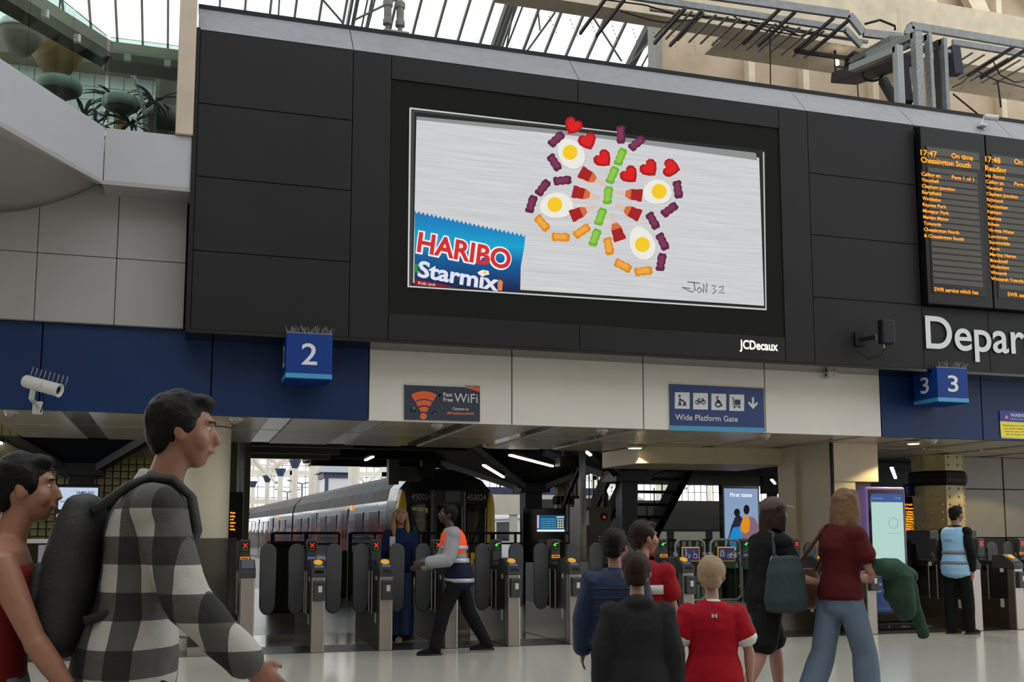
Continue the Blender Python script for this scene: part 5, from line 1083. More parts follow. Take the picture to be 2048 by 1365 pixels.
t = thing('roof_column', (iron_column_x, 17.4, 10), 'cream riveted roof column above the cable tray', 'column')
for dx, w in ((-.3, .36), (.18, .3)): B((iron_column_x+dx-w/2, 17.3, 9.6), (iron_column_x+dx+w/2, 17.6, 16)).build('flange_plate', cream, t, bevel=.01)
rv = MB()
for i in range(14):
    for dx in (-.42, -.2, .1, .27): rv.lathe((iron_column_x+dx, 17.295, 9.7+i*.18), [(.018, 0), (.018, -.014)], 6, 'y')
rv.build('rivets', mat('rivet_brown', '6b5f50', .7), t, kind='stuff')
# cable tray
ct = thing('cable_tray', (13, 14, 9.5), 'grey steel cable tray with two rails running along under the girder', 'cable tray')
def tray_rail(px, Y, w, h, m): 
    P_ = [oy(x, y, Y) for x, y in px]
    for a, b in zip(P_[:-1], P_[1:]): MB().bar(a, b, w, h).build('rail', m, ct)
tray_rail([(1180, -45), (1400, -12), (1698, 30), (1726, 66), (1812, 76), (1822, 52), (2120, 102)], 14.0, .06, .13, galv)
tray_rail([(1180, -20), (1400, 14), (1690, 58), (1722, 92)], 14.5, .06, .1, galv); tray_rail([(1905, 85), (2120, 120)], 14.5, .06, .1, galv)
tray_rail([(1300, 18), (1500, 46), (1735, 84)], 14.9, .05, .05, conc); tray_rail([(1590, 102), (1702, 118)], 15.0, .06, .06, blackm)
for i, px in enumerate((1215, 1372, 1560, 1668, 2030)):
    a = oy(px, {1215: -8, 1372: 15, 1560: 18, 1668: 35, 2030: 92}[px], 14.0)
    for dx in (0, .28): MB().bar(a+V((dx, 0, 0)), a+V((dx, 1.15, -.05)), .04, .05).build('cross_arm', mat('arm_dark', '33322f', .7), ct)
for i in range(20):
    px = 1320+i*24 if i < 14 else 1905+(i-14)*24
    a = oy(px+40, -0+(px-1340)*.148+22, 14.4); MB().bar(a, a+V((0, .95, -.02)), .035, .02).build('rung', conc, ct)
cb = MB(); rn = random.Random(9)
def cable(pts, Y=14.6, r=.012, nm='cable'): MB().tube([oy(x, y, Y) for x, y in pts], r, 6).build(nm, rubber, ct, smooth=True)
cable([(1200, -2), (1290, 10), (1350, 28), (1420, 34), (1480, 42), (1560, 52), (1640, 70), (1700, 78)]); cable([(1455, 22), (1480, 42), (1530, 60), (1600, 72), (1640, 60)]); cable([(1540, 62), (1541, 175)], 14.8, .01)
cable([(1550, 35), (1570, 60), (1600, 72), (1625, 66)]); cable([(1905, 175), (1925, 165), (1950, 140), (1990, 160), (2048, 175)]); cable([(1906, 188), (1965, 236)], 14.6, .015); cable([(1995, 160), (2002, 215)], 14.6, .015); cable([(1985, 120), (2000, 150), (2030, 165), (2060, 160)]); cable([(1715, 170), (1717, 200)], 14.6, .01)
cable([(1400, 38), (1330, 45), (1300, 40), (1240, 22)]); cable([(1730, 48), (1760, 40), (1790, 52), (1790, 60)], 14.2, .02)
# bundles and ducts
dk_ = thing('dark_duct', (12.5, 14, 8.5), 'dark oblique duct and cable bundle left of the vertical conduits', 'duct')
MB().bar(oy(1688, 158, 15.2), oy(1800, 118, 13.4), .5, .18).build('duct', mat('duct_dark', '2a2926', .7, var=.2), dk_, bevel=.02); MB().bar(oy(1712, 112, 15.0), oy(1706, 150, 15.0), .25).build('elbow', blackm, dk_); MB().bar(oy(1712, 125, 15), oy(1798, 78, 13.6), .3, .1).build('tray_cover', conc, dk_)
MB().tube([oy(1745+20*math.cos(a), 150+12*math.sin(a), 14.2) for a in [j*math.tau/16 for j in range(16)]], .02, 6, closed=True).build('cable_loop', rubber, dk_)
MB().bar(oy(1765, 160, 14.4), oy(1795, 212, 13.6), .12).build('cable_bundle', rubber, dk_); MB().bar(oy(1800, 120, 13.2), oy(1812, 205, 13.0), .2, .1).build('cable_bundle', mat('cable_navy', '1a1c2c', .7), dk_); MB().bar(oy(1905, 95, 13.2), oy(1912, 150, 13.2), .16).build('cable_bundle', MATS['cable_navy'], dk_)
t = thing('emergency_light', (oy(1690, 140, 15.4).x, 15.4, oy(1690, 140, 15.4).z), 'small lit white light fitting under the cable tray', 'light'); MB().bar(oy(1676, 152, 15.4), oy(1696, 140, 15.4), .05).build('tube', striplamp, t); MB().bar(oy(1674, 112, 15.4), oy(1675, 130, 15.4), .04).build('tube', striplamp, t)
MB().bar(oy(1670, 110, 15.45), oy(1672, 158, 15.45), .03).bar(oy(1670, 133, 15.45), oy(1705, 137, 15.45), .03).bar(oy(1670, 112, 15.45), oy(1670, 88, 15.45), .03).build('bracket', blackm, t)
# vertical conduits
def cond(xa, xb, yt, yb, Y, m, lb, perf=False, hood=True):
    a = oy(xa, yt, Y); b = oy(xb, yb, Y); t = thing('vertical_conduit', ((a.x+b.x)/2, Y, 7.5), lb, 'conduit', 'vertical conduits above the coping')
    B((a.x, Y, 7.5), (b.x, Y+.12, a.z)).build('trunking', m, t, bevel=.005)
    if hood: MB().bar(V(((a.x+b.x)/2, Y+.06, a.z-.05)), V(((a.x+b.x)/2, Y+1.2, a.z+.15)), b.x-a.x, .1).build('elbow', m, t)
    if perf:
        mb = MB()
        for i in range(50):
            for k in (.3, .65): mb.lathe((a.x+(b.x-a.x)*k, Y-.002, 7.56+i*.033), [(.006, 0), (.006, .001)], 6, 'y')
        mb.build('perforations', blackm, t, kind='stuff')
cond(1794, 1812, 88, 225, 12.75, mat('perforated', '8a8f8e', .45, .3), 'perforated grey vertical conduit, leftmost of the four', True); spn = mat('speckled_conduit', '7b7f7e', .5, .3, var=.35, vscale=30)
cond(1830, 1852, 60, 225, 12.7, spn, 'broad speckled grey vertical conduit, second of the four'); cond(1858, 1872, 64, 228, 12.8, spn, 'narrow speckled grey vertical conduit, third of the four'); cond(1876, 1884, 78, 232, 12.85, mat('dark_trunk', '33332f', .7, var=.3), 'dark trunking between two grey conduits', hood=False); cond(1887, 1902, 74, 232, 12.75, galv, 'plain grey vertical conduit, rightmost of the four')
MB().bar(oy(1812, 90, 12.95), oy(1900, 104, 12.95), .05).build('tie_bar', galv, ct)
# ================================================================ people
def remeshed(mb, name, m, parent, vox=.012, smooth=3, wr=0, wscale=9, mats=None):
    me = bpy.data.meshes.new('tmp'); me.from_pydata([tuple(p) for p in mb.v], [], mb.f)
    bm = bmesh.new(); bm.from_mesh(me); bmesh.ops.recalc_face_normals(bm, faces=bm.faces); bm.to_mesh(me); bm.free()
    o = bpy.data.objects.new('tmp', me)
    r = o.modifiers.new('r', 'REMESH'); r.mode = 'VOXEL'; r.voxel_size = vox
    if smooth: s = o.modifiers.new('s', 'SMOOTH'); s.iterations = smooth; s.factor = .5
    m2 = bake(o)
    if wr:
        nv = len(m2.vertices); co = np.empty(nv*3, 'f'); no = np.empty(nv*3, 'f'); m2.vertices.foreach_get('co', co); m2.vertex_normals.foreach_get('vector', no)
        co = co.reshape(-1, 3); no = no.reshape(-1, 3); nn = np.array([noise.noise((x*wscale, y*wscale, z*wscale*.7))+.5*noise.noise((x*wscale*2.3, y*wscale*2.3, z*wscale*2.3)) for x, y, z in co.tolist()], 'f')
        co += no*(nn*wr)[:, None]; m2.vertices.foreach_set('co', co.ravel()); m2.update()
    m2.shade_smooth(); m2.materials.append(m); o = bpy.data.objects.new(name, m2); COL.objects.link(o); o.parent = parent; WLOC[o.name] = V((0, 0, 0)); return o
def loft(mb, secs, n=16, X=(1, 0, 0), cap=.7):
    """secs: (centre, rx, ry); rings perpendicular to the path, closed rounded ends"""
    c = [V(s[0]) for s in secs]; N = len(c); vs = []; X = V(X)
    for i in range(N):
        t = (c[min(i+1, N-1)]-c[max(i-1, 0)]).normalized(); x = X-t*X.dot(t)
        if x.length < .15: x = t.orthogonal()
        x.normalize(); y = t.cross(x)
        vs += [c[i]+x*(secs[i][1]*math.cos(k*math.tau/n))+y*(secs[i][2]*math.sin(k*math.tau/n)) for k in range(n)]
    fs = [(i*n+k, i*n+(k+1) % n, (i+1)*n+(k+1) % n, (i+1)*n+k) for i in range(N-1) for k in range(n)]
    for e, (i, s) in enumerate(((0, -1), (N-1, 1))):
        t = (c[1]-c[0] if i == 0 else c[-1]-c[-2]).normalized()*s; r = min(secs[i][1], secs[i][2])
        b = len(vs); vs += [c[i]+(vs[i*n+k]-c[i])*.72+t*r*cap*.6 for k in range(n)]; vs.append(c[i]+t*r*cap)
        for k in range(n): fs.append((i*n+k, i*n+(k+1) % n, b+(k+1) % n, b+k)); fs.append((b+k, b+(k+1) % n, b+n))
    mb.add(vs, fs)
def U3(v): return V(v).normalized()
def seg(mb, a, b, r0, r1, bulge=1.0, n=12, k=5, X=(1, 0, 0), pos=.3):
    a = V(a); b = V(b); S_ = []
    for i in range(k+1):
        f = i/k; r = r0+(r1-r0)*f; r *= 1+(bulge-1)*math.exp(-((f-pos)/.28)**2); S_.append((a.lerp(b, f), r, r))
    loft(mb, S_, n, X)
class Figure: pass
def pose(lean=0, hyaw=0, hpitch=0, armL=((-.12, .05, -1), (-.05, .25, -1)), armR=((.12, .05, -1), (.05, .25, -1)), legL=(0, 0), legR=(0, 0), female=0, head=1.0, wide=1.0, stance=.09, foot=(0, 0)):
    J = Figure(); L = R(lean); J.U = V((0, math.sin(L), math.cos(L))); J.female = female; J.hs = head; J.w = wide
    legs = {}; low = 0
    for s, (a, b), nm in ((-1, legL, 'L'), (1, legR, 'R')):
        h = V((s*stance, 0, -.03)); k = h+V((s*.0, math.sin(R(a)), -math.cos(R(a))))*.43; an = k+V((0, math.sin(R(b)), -math.cos(R(b))))*.40; legs[nm] = [h, k, an]; low = min(low, an.z)
    J.P = V((0, 0, .075-low))
    J.leg = {k: [q+J.P for q in v] for k, v in legs.items()}; J.fa = foot
    J.waist = J.P+J.U*.16; J.chest = J.P+J.U*.36; J.S = J.P+J.U*.50; J.nb = J.P+J.U*.535
    J.nt = J.nb+V((0, .03+.04*math.sin(L), .075)); J.H = J.nt+V((0, .015, .085*head+.01)); J.hy, J.hp = R(hyaw), R(hpitch)
    J.arm = {}
    for s, (a, b), nm in ((-1, armL, 'L'), (1, armR, 'R')):
        sh = J.S+V((s*(.175 if female else .19)*wide, 0, -.035)); el = sh+U3(a)*.285; wr = el+U3(b)*.25; J.arm[nm] = [sh, el, wr]
    J.M = Matrix.Translation(J.nt) @ Matrix.Rotation(J.hy, 4, 'Z') @ Matrix.Rotation(-J.hp, 4, 'X') @ Matrix.Scale(head, 4) @ Matrix.Translation(-J.nt)
    return J
def torso(mb, J, inf=0, z0=-.12, z1=.52, belly=0, flare=0):
    T = [(-.12, .135, .095), (-.02, .163, .112), (.06, .160, .108), (.16, .138-.014*J.female, .095+belly), (.26, .145-.01*J.female, .10+belly*.7), (.36, .158, .112+.012*J.female), (.44, .168, .10), (.50, .150, .075), (.535, .085, .058)]
    S_ = []
    for h, rx, ry in T:
        if h < z0-.001 or h > z1+.02: continue
        fl = flare*max(0, (.2-h)/.3); S_.append((J.P+J.U*h, (rx+inf+fl)*J.w, ry+inf+fl))
    loft(mb, S_, 24, cap=.4)
def hand(mb, wr, d, side, curl=.35, s=1.0, n=None):
    d = U3(d); nn = V(n) if n else V((-side, 0, 0)); nn = nn-d*nn.dot(d)
    if nn.length < .1: nn = d.orthogonal()
    nn.normalize(); sd = d.cross(nn).normalized()*(1 if True else 1)
    if sd.y < 0 and not n: sd = -sd
    S_ = [(wr, .026*s, .018*s), (wr+d*.03*s, .034*s, .017*s), (wr+d*.065*s, .040*s, .016*s), (wr+d*.088*s, .039*s, .013*s)]
    loft(mb, S_, 12, X=sd, cap=.3)
    for i, (o, L) in enumerate(((.030, .070), (.0105, .078), (-.0095, .073), (-.029, .057))):
        p = wr+d*.082*s+sd*o*s; dd = d.copy(); pts = [(p-d*.01*s, .0088*s, .0088*s)]
        for k, f in enumerate((.42, .32, .26)):
            a = curl*(.5+k*.6); dd = (d*math.cos(a)+nn*math.sin(a)).normalized(); p = p+dd*L*f*s; pts.append((p, (.0088-.0009*k)*s, (.0086-.0009*k)*s))
        loft(mb, pts, 8, X=sd)
    p = wr+d*.025*s+sd*.026*s; t1 = (sd*.75+d*.7+nn*.25).normalized(); t2 = (sd*.25+d*.85+nn*.5).normalized()
    loft(mb, [(p-sd*.008*s, .013*s, .012*s), (p+t1*.032*s, .0115*s, .0105*s), (p+t1*.032*s+t2*.028*s, .0085*s, .008*s)], 8, X=nn)
SK = {}
def skin(h): return mat('skin_'+h, h, .5, var=.04, vscale=20)
def body(J, root, sk, vox=.009, sleeve_trim=True):
    mb = MB()
    torso(mb, J, -.004)
    loft(mb, [(J.nb-J.U*.03, .062, .058), (J.nb+V((0, .012, .03)), .053, .053), (J.nt+V((0, .0, .03)), .05, .052)], 14)
    M = J.M; mh = MB(); c = J.H
    mh.ell(c+V((0, -.012, .022)), (.076, .095, .098), 20, 14); loft(mh, [(c+V((0, .02, -.01)), .066, .075), (c+V((0, .035, -.055)), .056, .056), (c+V((0, .05, -.085)), .036, .036), (c+V((0, .055, -.1)), .02, .024)], 16, cap=.5)
    loft(mh, [(c+V((0, .078, .018)), .010, .012), (c+V((0, .097, -.008)), .012, .014), (c+V((0, .107, -.026)), .016, .012), (c+V((0, .088, -.036)), .014, .01)], 10, cap=.5)
    mh.ell(c+V((0, .074, .034)), (.052, .018, .014), 12, 8); mh.ell(c+V((0, .086, -.056)), (.024, .012, .011), 12, 8)
    for s in (-1, 1):
        mh.ell(c+V((s*.078, -.005, -.008)), (.010, .02, .031), 10, 8, M=Matrix.Rotation(s*.3, 3, 'Z')); mh.ell(c+V((s*.040, .056, -.026)), (.028, .028, .034), 12, 8)
    mb.add([M @ p for p in mh.v], mh.f)
    for nm, s in (('L', -1), ('R', 1)):
        sh, el, wr = J.arm[nm]; seg(mb, sh+V((-s*.03, 0, 0)), el, .052*J.w, .036, 1.06); seg(mb, el, wr, .038, .024, 1.14); hand(mb, wr, (wr-el), s, s=1, curl=.4)
        h, k, a = J.leg[nm]; seg(mb, h+V((0, 0, .03)), k, .085, .054, 1.02, k=6); seg(mb, k, a, .054, .034, 1.2, k=6)
        f = U3((J.fa[0 if nm == 'L' else 1], 1, 0)); loft(mb, [(a+V((0, 0, .02))-f*.03, .034, .04), (a-V((0, 0, .03))-f*.01, .034, .035), (a+f*.09-V((0, 0, .045)), .038, .026), (a+f*.16-V((0, 0, .052)), .036, .018)], 12)
    o = remeshed(mb, 'body', sk, root, vox, 2)
    for s in (-1, 1):
        e = M @ (c+V((s*.030, .0695, .010))); q = MB().ell(e, (.0135, .0125, .0095), 10, 8, M=J.M.to_3x3().normalized()); q.build('eye', mat('eye_white', '9a948c', .3), root, smooth=True)
        e2 = M @ (c+V((s*.030, .0785, .010))); MB().ell(e2, (.0062, .0045, .0062), 8, 6).build('iris', mat('iris_dark', '2a1a12', .2), root)
        b = [M @ (c+V((s*(.016+.01*i), .092-.003*i*i*.6, .030+(.003 if i < 3 else .0)))) for i in range(4)]; MB().tube(b, .0035, 5).build('eyebrow', J.hairm, root)
    l = [M @ (c+V((x, .0965-abs(x)*.25, -.057-abs(x)*.05))) for x in (-.022, -.011, 0, .011, .022)]; MB().tube(l, [.002, .0045, .005, .0045, .002], 6).build('lips', mat('lips', '8f4a44', .5), root)
    return o
def hair(J, root, m, style='short', wr=.006):
    c = J.H; mb = MB()
    mb.ell(c+V((0, -.022, .034)), (.087, .1, .096), 20, 14)
    loft(mb, [(c+V((0, -.055, .03)), .08, .055), (c+V((0, -.065, -.03)), .07, .045), (c+V((0, -.06, -.07)), .055, .03)], 14, cap=.3)
    mb.ell(c+V((0, .045, .092)), (.062, .045, .028), 14, 8)
    for s in (-1, 1): mb.ell(c+V((s*.073, -.0, .03)), (.016, .04, .045), 10, 8)
    if style in ('long', 'bob'):
        dz = {'long': .36, 'bob': .16}[style]
        loft(mb, [(c+V((0, -.05, .05)), .088, .06), (c+V((0, -.07, -.06)), .098, .055), (c+V((0, -.085, -.17)), .10, .045), (c+V((0, -.10, -dz)), .085, .03)], 16, cap=.4)
        for s in (-1, 1): loft(mb, [(c+V((s*.07, .0, .07)), .028, .055), (c+V((s*.088, -.005, -.03)), .028, .06), (c+V((s*.095, -.02, -.14)), .032, .065), (c+V((s*.088, -.03, -dz*.95)), .02, .045)], 12, cap=.5)
    if style == 'bun': mb.ell(c+V((0, -.13, .06)), (.05, .05, .05), 14, 10)
    if style == 'tail':
        loft(mb, [(c+V((0, -.10, .07)), .035, .035), (c+V((0, -.16, .03)), .04, .04), (c+V((0, -.18, -.10)), .038, .035), (c+V((0, -.16, -.24)), .015, .015)], 12)
    mb.v = [J.M @ p for p in mb.v]
    remeshed(mb, 'hair', m, root, .009, 3, wr, 22)
def shirt(J, root, m, name='shirt', sleeve='long', inf=.02, z0=-.06, flare=0, wr=.004, belly=0, sl=1.0, loose=0, vox=.011, hood=0, z1=.52):
    mb = MB(); torso(mb, J, inf, z0, z1, belly, flare)
    for nm, s in (('L', -1), ('R', 1)):
        sh, el, wr_ = J.arm[nm]
        if sleeve == 'none': continue
        mb.ell(sh+V((-s*.01, 0, .0)), (.066+inf*.5, .066+inf*.5, .06+inf*.4), 14, 10)
        if sleeve == 'short': seg(mb, sh+V((-s*.04, 0, 0)), sh.lerp(el, .62), .062+inf*.5+loose, .058+inf*.5+loose)
        else: seg(mb, sh+V((-s*.04, 0, 0)), el, .055+inf*.6+loose, .042+inf*.6+loose); seg(mb, el, el.lerp(wr_, .97*sl), .044+inf*.6+loose, .032+inf*.5+loose)
    if hood: mb.ell(J.nb+V((0, -.07, .0)), (.10, .075, .06), 16, 10); mb.ell(J.nb+V((0, -.085, -.07)), (.085, .05, .09), 16, 10)
    return remeshed(mb, name, m, root, vox, 3, wr)
def trousers(J, root, m, name='trousers', length='long', inf=.014, flare=0, wr=.004, top=.10):
    mb = MB(); torso(mb, J, inf-.004, -.13, top)
    for nm in 'LR':
        h, k, a = J.leg[nm]; seg(mb, h+V((0, 0, .05)), k if length != 'short' else h.lerp(k, .8), .092+inf*.6, .062+inf+flare*.3+(.03 if length == 'short' else 0), 1.0, k=6)
        if length == 'long': seg(mb, k, k.lerp(a, 1.0), .062+inf+flare*.3, .05+inf*.8+flare, 1.05, k=6)
    return remeshed(mb, name, m, root, .012, 2, wr)
def shoes(J, root, m, sole=None):
    for i, nm in enumerate('LR'):
        h, k, a = J.leg[nm]; f = U3((J.fa[i], 1, 0)); X = f.cross(V((0, 0, 1)))
        mb = MB(); loft(mb, [(a-f*.055-V((0, 0, .02)), .036, .04), (a-V((0, 0, .02)), .044, .05), (a+f*.07-V((0, 0, .035)), .047, .037), (a+f*.14-V((0, 0, .045)), .048, .028), (a+f*.185-V((0, 0, .05)), .034, .02)], 14, X=X)
        remeshed(mb, 'shoe', m, root, .01, 2)
        pts = [a-f*.085+X*.03, a-f*.085-X*.03, a+f*.06-X*.05, a+f*.15-X*.05, a+f*.2-X*.02, a+f*.2+X*.02, a+f*.15+X*.05, a+f*.06+X*.05]
        MB().prism([V((p.x, p.y, a.z-.075)) for p in pts], (0, 0, .022)).build('sole', sole or rubber, root)
def person(loc, H, facing, label, J, sk, hairm, hstyle='short', **k):
    """facing: heading in degrees, 0 = away from the camera (+Y), 90 = towards +X"""
    J.hairm = hairm; r = thing('person', (0, 0, 0), label, 'person'); WLOC[r.name] = V((0, 0, 0)); body(J, r, skin(sk), k.get('vox', .009))
    if hstyle: hair(J, r, hairm, hstyle)
    r.location = loc; r.rotation_euler.z = -R(facing); s = H/(J.M @ (J.H+V((0, -.01, .122)))).z; r.scale = (s, s, s); return r
def band(J, root, m, h0, h1, inf, nm='band', y=0):                 # a strip of cloth round the torso
    rows = []
    for h in (h0, h1):
        T = [(-.12, .135, .095), (-.02, .163, .112), (.06, .160, .108), (.16, .138, .095), (.26, .145, .10), (.36, .158, .112), (.44, .168, .10), (.50, .150, .075)]
        rx = ry = .15
        for (a, b, c), (d, e, f) in zip(T[:-1], T[1:]):
            if a <= h <= d: t = (h-a)/(d-a); rx = b+(e-b)*t; ry = c+(f-c)*t
        rows.append([J.P+J.U*h+V(((rx+inf)*J.w*math.cos(k*math.tau/28), (ry+inf)*math.sin(k*math.tau/28), 0)) for k in range(29)])
    return MB().grid(rows).build(nm, m, root, smooth=True, solid=.003)
hb = mat('hair_black', '14110f', .5, bump=.4, bscale=90); hbr = mat('hair_brown', '2e1f17', .5, bump=.4, bscale=90); hbl = mat('hair_blonde', 'a98a62', .5, bump=.4, bscale=90, var=.2); hkb = mat('hair_kid_blond', 'ab9476', .55, bump=.5, bscale=80, var=.15)
blk = mat('cloth_black', '131315', .8, bump=.2, bscale=120); jean = mat('denim', '3d5a86', .8, var=.15, bump=.2, bscale=200); jeanl = mat('denim_light', '6b7f98', .8, var=.15, bump=.2, bscale=200)
def plaidmat():
    m = mat('plaid', '888888', .85, bump=.3, bscale=150); nt = m.node_tree; b = nt.nodes['Principled BSDF']; tc = nt.nodes.new('ShaderNodeTexCoord'); sp = nt.nodes.new('ShaderNodeSeparateXYZ'); nt.links.new(tc.outputs['Object'], sp.inputs[0])
    def mth(op, a, b_=None):
        n = nt.nodes.new('ShaderNodeMath'); n.operation = op
        for i, q in enumerate((a, b_)):
            if q is None: continue
            if isinstance(q, (int, float)): n.inputs[i].default_value = q
            else: nt.links.new(q, n.inputs[i])
        return n.outputs[0]
    s1 = mth('GREATER_THAN', mth('FRACT', mth('MULTIPLY', sp.outputs['Z'], 6.3)), .5); h = mth('ADD', sp.outputs['Y'], mth('MULTIPLY', sp.outputs['X'], .6)); s2 = mth('GREATER_THAN', mth('FRACT', mth('ADD', mth('MULTIPLY', h, 6.3), 10)), .5)
    v = mth('DIVIDE', mth('ADD', s1, s2), 2); r = nt.nodes.new('ShaderNodeValToRGB'); r.color_ramp.interpolation = 'CONSTANT'; e = r.color_ramp.elements; e[0].position = 0; e[0].color = hx('96958f'); e[1].position = .75; e[1].color = hx('0d0d0e'); x = e.new(.3); x.color = hx('3f3e3c')
    nt.links.new(v, r.inputs[0]); nt.links.new(r.outputs[0], b.inputs['Base Color']); return m
RD = 90+17.27-17.27
# 1 man in checked shirt with backpack
J = pose(lean=9, hpitch=4, armL=((-.08, -.45, -.9), (-.02, -.1, -1)), armR=((.14, .35, -.95), (.05, .75, -.75)), legL=(-18, -32), legR=(24, 8), wide=1.08)
r = person((-.15, 3.6, 0), 1.81, 92, 'man in a black and white checked shirt with a black backpack, walking right', J, 'a5705a', hb, 'short', vox=.007)
shirt(J, r, plaidmat(), 'checked_shirt', 'long', .026, -.14, .02, .007, loose=.010, vox=.009); trousers(J, r, blk, inf=.02); shoes(J, r, blk, MATS['white_plastic'])
mb = MB()
loft(mb, [(J.nb+V((0, -.02, -.02)), .085, .075), (J.nb+V((0, -.0, .03)), .07, .068)], 16, cap=.1); remeshed(mb, 'collar', MATS['plaid'], r, .01, 1)
def local(r, p): return r.matrix_basis @ V(p)
def pack(r, J, m, label, w=.3, h=.46, d=.17, z=.28, nm='backpack'):
    s = r.scale[0]; t = thing(nm, r.location, label, 'backpack', rz=r.rotation_euler.z); t.scale = r.scale; WLOC[t.name] = V((0, 0, 0))
    c = J.P+J.U*z+V((0, -.13-d/2, 0)); mb = MB(); up = J.U
    loft(mb, [(c-up*h*.5, w*.46, d*.48), (c-up*h*.42, w*.5, d*.55), (c-up*h*.1, w*.5, d*.6), (c+up*h*.3, w*.47, d*.5), (c+up*h*.5, w*.36, d*.36)], 20, cap=.5); remeshed(mb, 'bag_body', m, t, .012, 3, .005)
    mb = MB(); c2 = c+V((0, -d*.55, -h*.14)); loft(mb, [(c2-up*h*.22, w*.38, d*.2), (c2, w*.4, d*.26), (c2+up*h*.2, w*.36, d*.2)], 16, cap=.4); remeshed(mb, 'front_pocket', m, t, .012, 2)
    for sx in (-1, 1): MB().tube([c+V((sx*.1, d*.45, h*.42)), *[J.S+V((sx*x_, y_, 0))+J.U*z_ for x_, y_, z_ in ((.105, -.085, .03), (.11, -.03, .055), (.11, .035, .05), (.115, .095, .0), (.125, .13, -.1), (.14, .115, -.22), (.15, .03, -.31))], c+V((sx*.14, d*.4, -h*.3))], .014, 8).build('strap', m, t, smooth=True)
    return t
pack(r, J, mat('pack_black', '151416', .7, bump=.3, bscale=100), 'large black backpack on the back of the man in the checked shirt', .30, .43, .15, .27)
# 2 woman in red
J = pose(lean=5, armL=((-.05, -.1, -1), (0, .1, -1)), armR=((.10, .45, -.9), (.06, .6, -.85)), legL=(18, 2), legR=(-14, -26), female=1)
r = person((-.55, 3.62, 0), 1.60, 90, 'woman in a red sleeveless top and pale skirt walking right, holding the man\'s hand', J, 'b07a60', hb, 'tail', vox=.007)
shirt(J, r, mat('cloth_red_top', '7e1c1e', .8), 'red_top', 'none', .016, .02, 0, .003, z1=.47); mb = MB()
loft(mb, [(J.P+V((0, 0, .10)), .165, .125), (J.P+V((0, 0, 0)), .19, .15), (J.P+V((0, 0, -.25)), .22, .19), (J.P+V((0, .0, -.5)), .25, .23)], 24, cap=.1); remeshed(mb, 'skirt', mat('cloth_pale_blue', '8f9aa4', .8, var=.1), r, .012, 2, .008); shoes(J, r, MATS['white_plastic'])
# 3 woman in navy with long blonde hair
J = pose(hpitch=-14, armL=((-.14, .1, -1), (-.05, .1, -1)), armR=((.10, .12, -1), (-.25, .8, .35)), female=1, hyaw=10)
r = person((2.72, 13.62, 0), 1.67, 190, 'woman with long blonde hair in a navy jumper and blue jeans, looking at a phone', J, 'a87465', hbl, 'long')
shirt(J, r, mat('cloth_navy', '18284f', .85, bump=.3), 'navy_jumper', 'long', .034, -.04, .01, .006, loose=.02); trousers(J, r, jean, inf=.03, flare=.03); shoes(J, r, blk)
sc_ = r.scale[0]; wp = J.arm['R'][2]+U3(J.arm['R'][2]-J.arm['R'][1])*.09; ph = thing('mobile_phone', r.location, 'silver mobile phone held by the woman in navy', 'phone', rz=r.rotation_euler.z); ph.scale = r.scale; WLOC[ph.name] = V((0, 0, 0))
MB().box((wp.x-.04, wp.y-.01, wp.z-.02), (wp.x+.035, wp.y+.0, wp.z+.13), None).build('case', mat('phone_silver', '9fa6b0', .3, .5), ph, bevel=.006); B((wp.x-.036, wp.y-.0125, wp.z-.015), (wp.x+.031, wp.y-.01, wp.z+.125)).build('screen', blackgloss, ph)
# 4 staff member in orange
J = pose(lean=10, hpitch=-8, armL=((-.16, .25, -1), (-.1, .9, -.1)), armR=((.16, .2, -1), (.05, .8, -.25)), legL=(26, 14), legR=(-20, -30), wide=1.05)
r = person((3.05, 11.86, 0), 1.69, 270+5, 'staff member in an orange high visibility vest and black trousers, walking left', J, '4a2f24', hb, 'short')
shirt(J, r, mat('cloth_white_sleeve', 'aeb0b6', .8, bump=.2), 'pale_jacket', 'long', .030, -.02, .0, .006, loose=.02)
hv = mat('hivis_orange', 'f0480f', .7, emit='ff4a10', estr=.1); navc = mat('cloth_navy_dark', '1d2440', .85); refl = mat('reflective_tape', 'a9aab2', .4, .2)
v_ = shirt(J, r, hv, 'orange_vest', 'none', .042, .17, .0, .004, z1=.5)
mb = MB(); torso(mb, J, .040, -.12, .17, 0, .02); remeshed(mb, 'navy_hem', navc, r, .012, 2, .004)
band(J, r, refl, .30, .345, .052, 'reflective_band'); band(J, r, refl, .15, .20, .054, 'reflective_band'); band(J, r, refl, -.075, -.03, .062, 'reflective_band')
trousers(J, r, blk, inf=.018); shoes(J, r, blk)
# 5 staff member in pale blue
J = pose(hyaw=-8, armL=((-.2, .02, -1), (.05, .12, -1)), armR=((.22, -.05, -1), (-.12, .16, -1)), legL=(-3, -3), legR=(9, 3), stance=.1)
r = person((10.12, 12.15, 0), 1.73, 76, 'staff member in a pale blue vest and black clothes standing by the olive column', J, 'a06e58', hb, 'short')
shirt(J, r, blk, 'black_shirt', 'long', .026, -.02, 0, .004, loose=.008); bv = mat('hivis_pale_blue', '86b2d2', .75, bump=.2, var=.05)
shirt(J, r, bv, 'pale_blue_vest', 'none', .046, -.13, .03, .005, z1=.5); band(J, r, mat('tape_grey', '6e7072', .5), .16, .2, .06, 'reflective_band'); band(J, r, MATS['tape_grey'], .02, .06, .066, 'reflective_band')
trousers(J, r, blk, inf=.026); shoes(J, r, blk); o = text('ENTRY', mat('vest_print', 'b05a5a', .6), r, (0, 0, 0), .03, .14, ext=.001); o.data.transform(Matrix.Translation(J.P+J.U*.33+V((-.07, -.165, 0)))); o.name = 'vest_print'
